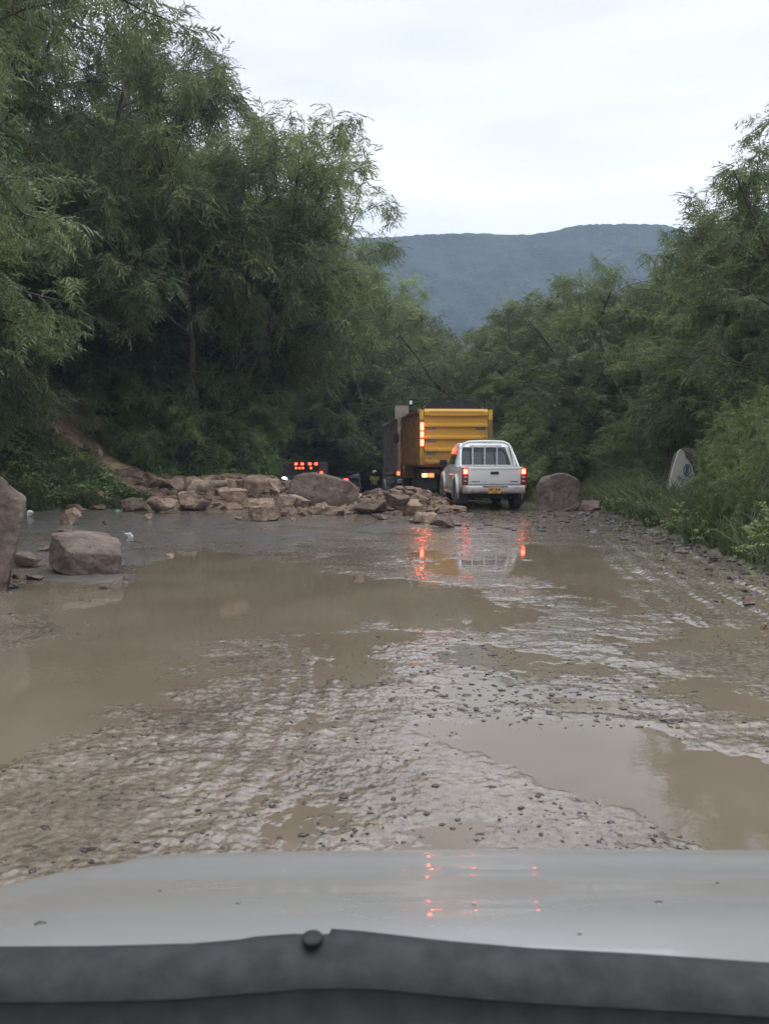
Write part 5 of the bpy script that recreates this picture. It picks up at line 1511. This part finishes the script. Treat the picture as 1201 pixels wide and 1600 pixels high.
skin_body('vest', vj, [(0, 1), (1, 2), (2, 3), (3, 4), (2, 5), (5, 6)], MAT['vest'], pe)
for sg in (-1, 1):
    hm = MB()
    for k in range(4): hm.tube([(sg * .235 + (k - 1.5) * .018, .18, .86), (sg * .235 + (k - 1.5) * .019, .21, .82 - .008 * (k % 2)), (sg * .235 + (k - 1.5) * .018, .20, .785)], [.010, .009, .007], 6)
    hm.tube([(sg * .19, .17, .87), (sg * .175, .20, .835)], [.011, .008], 6)
    hm.build('hand', MAT['skin'], pe, smooth=60)
head(pe, 1.63, .01); helmet(pe, 1.66, .01)
p = atd(585, 735, 47.5); pe.location = (p.x, p.y, p.z - 1.80); pe.rotation_euler = (0, 0, R(200))

def motorcycle(label, lit):
    m = empty('motorcycle', label=label, cat='motorcycle')
    for yy in (-.64, .64):
        e = empty('wheel', (0, yy, .31)); e.parent = m
        t = MB(); prof = []
        N = 28
        vs = []; fs = []
        for i in range(N):
            a = 2 * math.pi * i / N
            for k in range(8):
                b_ = 2 * math.pi * k / 8; rr = .26 + .05 * math.cos(b_)
                vs.append((.05 * math.sin(b_), rr * math.cos(a), rr * math.sin(a)))
        for i in range(N):
            for k in range(8): fs.append((i * 8 + k, i * 8 + (k + 1) % 8, ((i + 1) % N) * 8 + (k + 1) % 8, ((i + 1) % N) * 8 + k))
        t.add(vs, fs); t.build('tyre', MAT['tyre'], e, smooth=60)
        s_ = MB(); s_.tube([(-.05, 0, 0), (.05, 0, 0)], .04, 10)
        for k in range(8):
            a = math.pi * k / 8; s_.tube([(0, -.22 * math.cos(a), -.22 * math.sin(a)), (0, .22 * math.cos(a), .22 * math.sin(a))], .006, 4)
        s_.build('rim', MAT['rim'], e)
    b = MB()
    for sg in (-1, 1): b.tube([(sg * .09, .66, .31), (sg * .09, .42, .92)], .022, 8)
    b.build('fork', MAT['chrome'], m, smooth=50)
    b = MB(); b.tube([(-.34, .30, 1.02), (-.12, .42, .98), (.12, .42, .98), (.34, .30, 1.02)], .015, 8); b.build('handlebar', MAT['black'], m, smooth=50)
    b = MB(); b.box((0, .15, .80), (.24, .46, .22), bev=.08); b.build('fuel_tank', MAT['jacket'], m, smooth=60)
    b = MB(); b.box((0, -.34, .80), (.22, .62, .09), bev=.04); b.build('seat', MAT['black'], m, smooth=60)
    b = MB(); b.box((0, .05, .46), (.26, .36, .30), bev=.05); b.tube([(.14, .1, .3), (.16, -.7, .36)], .045, 10); b.build('engine', MAT['chassis'], m, smooth=60)
    b = MB(); b.box((0, -.68, .66), (.14, .24, .03), bev=.01); b.build('rear_mudguard', MAT['black'], m)
    b = MB(); b.tube([(0, .46, .88), (0, .54, .88)], [.09, .085], 16); hl = b.build('headlight', MAT['head_on'] if lit == 'head' else MAT['clear_lens'], m, smooth=50)
    b = MB(); b.box((0, -.80, .74), (.14, .05, .10), bev=.02); b.build('tail_light', MAT['red_on'] if lit == 'tail' else MAT['red_lens'], m, smooth=50)
    return m
def sit(m, p, z, yaw):
    m.location = (p.x, p.y, z); m.rotation_euler = (0, 0, yaw)
mc1 = motorcycle('motorcycle with a bright white headlight facing the camera left of the giant boulder', 'head')
p = atd(448, 749, 29.5); sit(mc1, p, p.z - .88, R(176))
mc2 = motorcycle('parked motorcycle whose small red tail light shows just above the giant boulder', 'tail')
p = atd(540, 750, 34.0); sit(mc2, Vector((p.x + .25, p.y + .76, 0)), p.z - .74, R(-18))
# person squatting beside it
sq = empty('person', label='person in white helmet and greyish jacket crouching by the right shoulder of the giant boulder', cat='person')
J = [((0, 0, .30), (.15, .14)), ((0, .10, .46), (.15, .12)), ((0, .24, .60), (.18, .12)), ((0, .32, .68), (.06, .06)),
     ((-.20, .24, .58), .06), ((-.27, .40, .38), .046), ((-.20, .58, .32), .036), ((.20, .24, .58), .06), ((.27, .40, .38), .046), ((.20, .58, .32), .036),
     ((-.13, .02, .26), .10), ((-.19, .40, .40), .07), ((-.19, .18, .08), .05), ((-.20, .34, .04), (.05, .035)),
     ((.13, .02, .26), .10), ((.19, .40, .40), .07), ((.19, .18, .08), .05), ((.20, .34, .04), (.05, .035))]
E = [(0, 1), (1, 2), (2, 3), (2, 4), (4, 5), (5, 6), (2, 7), (7, 8), (8, 9), (0, 10), (10, 11), (11, 12), (12, 13), (0, 14), (14, 15), (15, 16), (16, 17)]
skin_body('body', J, E, MAT['jacket'], sq)
for sg in (-1, 1):
    hm = MB()
    for k in range(4): hm.tube([(sg * (.20 + (k - 1.5) * .019), .60, .315), (sg * (.20 + (k - 1.5) * .019), .645, .30 - .004 * (k % 2)), (sg * (.20 + (k - 1.5) * .019), .66, .265)], [.011, .010, .008], 6)
    hm.tube([(sg * .155, .59, .30), (sg * .145, .62, .275)], [.011, .008], 6)
    hm.build('hand', MAT['skin'], sq, smooth=60)
head(sq, .78, .38); helmet(sq, .81, .38)
p = atd(556, 754, 34.6); sq.location = (p.x, p.y, p.z - .84); sq.rotation_euler = (0, 0, R(70))
# ------------------------------------------------------------------ our own car, seen over its bonnet
car = empty('car', (0.32, -0.6, 0.0), label='pale grey bonnet, black cowl and dashboard of the car the picture is taken from', cat='car')
def wrel(v): return (v[0] - 0.32, v[1] + 0.6, v[2])
def hood_z(x, y):
    z = 1.045 - 0.243 * (y - 0.80) + 0.010 * math.sin((y - 0.85) * 11)
    if y > 1.35: z -= 1.75 * (y - 1.35) ** 2
    if x < -0.32: z -= 0.42 * (-0.32 - x) ** 2
    if x > 0.95: z -= 0.42 * (x - 0.95) ** 2
    z -= 0.018 * abs(x - 0.32) ** 2
    return z
NX, NY = 110, 60
def shell(name, xa, xb, cut, drop, mat, y0=0.80):
    m = MB(); vs = []
    for j in range(NY + 1):
        for i in range(NX + 1):
            x = xa + (xb - xa) * i / NX
            y = y0 + (cut(x) - y0) * j / NY
            vs.append(wrel((x, y, hood_z(x, y) - drop - (0.012 if (drop == 0 and (j == NY or i in (0, NX))) else 0))))
    fs = [(j * (NX + 1) + i, j * (NX + 1) + i + 1, (j + 1) * (NX + 1) + i + 1, (j + 1) * (NX + 1) + i) for j in range(NY) for i in range(NX)]
    m.add(vs, fs)
    return m.build(name, mat, car, smooth=60)
def corner(x):          # the bonnet's nose is rounded off towards both sides
    t_ = max(0, abs(x - 0.32) - 0.62)
    return 1.60 - 2.6 * t_ ** 1.15 if t_ > 0 else 1.60
bonnet = shell('bonnet', -0.595, 1.235, corner, 0.0, MAT['silver'])
fender = shell('front_wings', -0.78, 1.42, lambda x: 1.70 - 0.5 * max(0, abs(x - .32) - .6) ** 2, 0.007, MAT['silver'])
# front end below the nose
fr = MB(); fr.box(wrel((0.32, 1.58, 0.44)), (1.66, 0.34, 0.44), bev=0.10)
fr.build('front_bumper', MAT['silver'], car, smooth=50)
# a few specks of mud on the bonnet
rnd = random.Random(3)
for (px, py, r_) in [(64, 1444, .007), (1028, 1411, .006), (740, 1415, .004), (372, 1413, .004), (905, 1460, .003), (250, 1392, .003), (1120, 1380, .003)]:
    q = atz(px, py, 0.96)
    for _ in range(6): q = atz(px, py, hood_z(q.x, q.y))
    sp = MB(); bm = bmesh.new(); bmesh.ops.create_icosphere(bm, subdivisions=2, radius=1)
    for v in bm.verts: v.co *= rnd.uniform(.75, 1.15)
    sp.bm(bm, Matrix.Translation(wrel(q)) @ Matrix.Diagonal((r_, r_ * .7, r_ * .35, 1)))
    sp.build('mud_speck', MAT['clod'], bonnet, smooth=60)

# cowl: front lip follows the windscreen base, then steps down to the dark scuttle and the dashboard
edge = [(-60, 1479), (150, 1478), (300, 1474), (372, 1468), (400, 1463), (455, 1459), (470, 1459), (500, 1460), (514, 1459), (518, 1451), (560, 1454), (700, 1470), (830, 1481), (1000, 1490), (1260, 1508)]
def surf(rows, name, mat, parent, smooth=60):
    m = MB(); n = len(rows[0])
    for r_ in rows: m.v.extend([wrel(v) for v in r_])
    m.f = [(j * n + i, j * n + i + 1, (j + 1) * n + i + 1, (j + 1) * n + i) for j in range(len(rows) - 1) for i in range(n - 1)]
    return m.build(name, mat, parent, smooth=smooth)
E1 = []
for i in range(len(edge) - 1):
    (ax, ay), (bx, by) = edge[i], edge[i + 1]
    k = max(1, int((bx - ax) / 12))
    for q in range(k): E1.append((ax + (bx - ax) * q / k, ay + (by - ay) * q / k))
E1.append(edge[-1])
top = [atz(px, py, 1.062) for px, py in E1]
rows = [[p + Vector((0, 0.006, -0.05)) for p in top], [p + Vector((0, 0.004, -0.006)) for p in top], top]
base_y = np.array([p.y for p in top]); kern = np.ones(13) / 13
sm_y = np.convolve(np.pad(base_y, 6, mode='edge'), kern, mode='valid')
def ring(dy, z):
    k = min(1, dy / .03)
    return [Vector((p.x, ((1 - k) * p.y + k * float(sm_y[i])) * .85 + .123 - dy, z)) for i, p in enumerate(top)]
for dy, z in [(0.006, 1.0635), (0.018, 1.060), (0.030, 1.053), (0.040, 1.045), (0.046, 1.036)]: rows.append(ring(dy, z))
cowl = surf(rows, 'cowl', MAT['cowl'], car)
surf([ring(.044, 1.037), ring(.052, 1.020), ring(.085, 1.006), ring(.125, 1.004), ring(.15, 1.02), ring(.17, 1.046), ring(.20, 1.05)], 'scuttle', MAT['dark_grille'], car)
gl = MB()
for k in range(84):
    gl.box(wrel((-0.62 + k * .021, 0.742, 1.0125)), (0.007, 0.03, 0.010), rz=.25, rx=-.2)
gl.build('scuttle_grille', MAT['cowl'], cowl)
# washer jet / wiper pivot cap
pv_ = atz(488, 1468, 1.066)
kb = MB(); bm = bmesh.new(); bmesh.ops.create_uvsphere(bm, u_segments=24, v_segments=16, radius=1)
kb.bm(bm, Matrix.Translation(wrel(pv_ + Vector((0, 0.0, 0.001)))) @ Matrix.Diagonal((.0105, .0125, .0055, 1)))
kb.build('wiper_pivot_cap', MAT['cowl'], cowl, smooth=70)
# round air inlet seen as a curved rim in the trough
rg_ = MB(); c = atz(500, 1555, 1.0)
rg_.tube([wrel((c.x + .045 * math.cos(a), c.y + .03 * math.sin(a), 1.002)) for a in [math.pi + math.pi * k / 12 for k in range(13)]], .0035, 6)
rg_.build('inlet_rim', MAT['dark_grille'], cowl, smooth=60)
# dashboard top rolls down out of the picture
rows = []
for y, z in [(0.668, 0.98), (0.662, 1.05), (0.645, 1.062), (0.60, 1.066), (0.50, 1.066), (0.38, 1.04), (0.30, 0.98), (0.28, 0.85)]:
    rows.append([Vector((-0.62 + 1.9 * i / 40, y + 0.03 * math.cos((i / 40 - .5) * 2.6) - .02, z + .004 * math.sin(i * .5))) for i in range(41)])
surf(rows, 'dashboard', MAT['dash'], car)
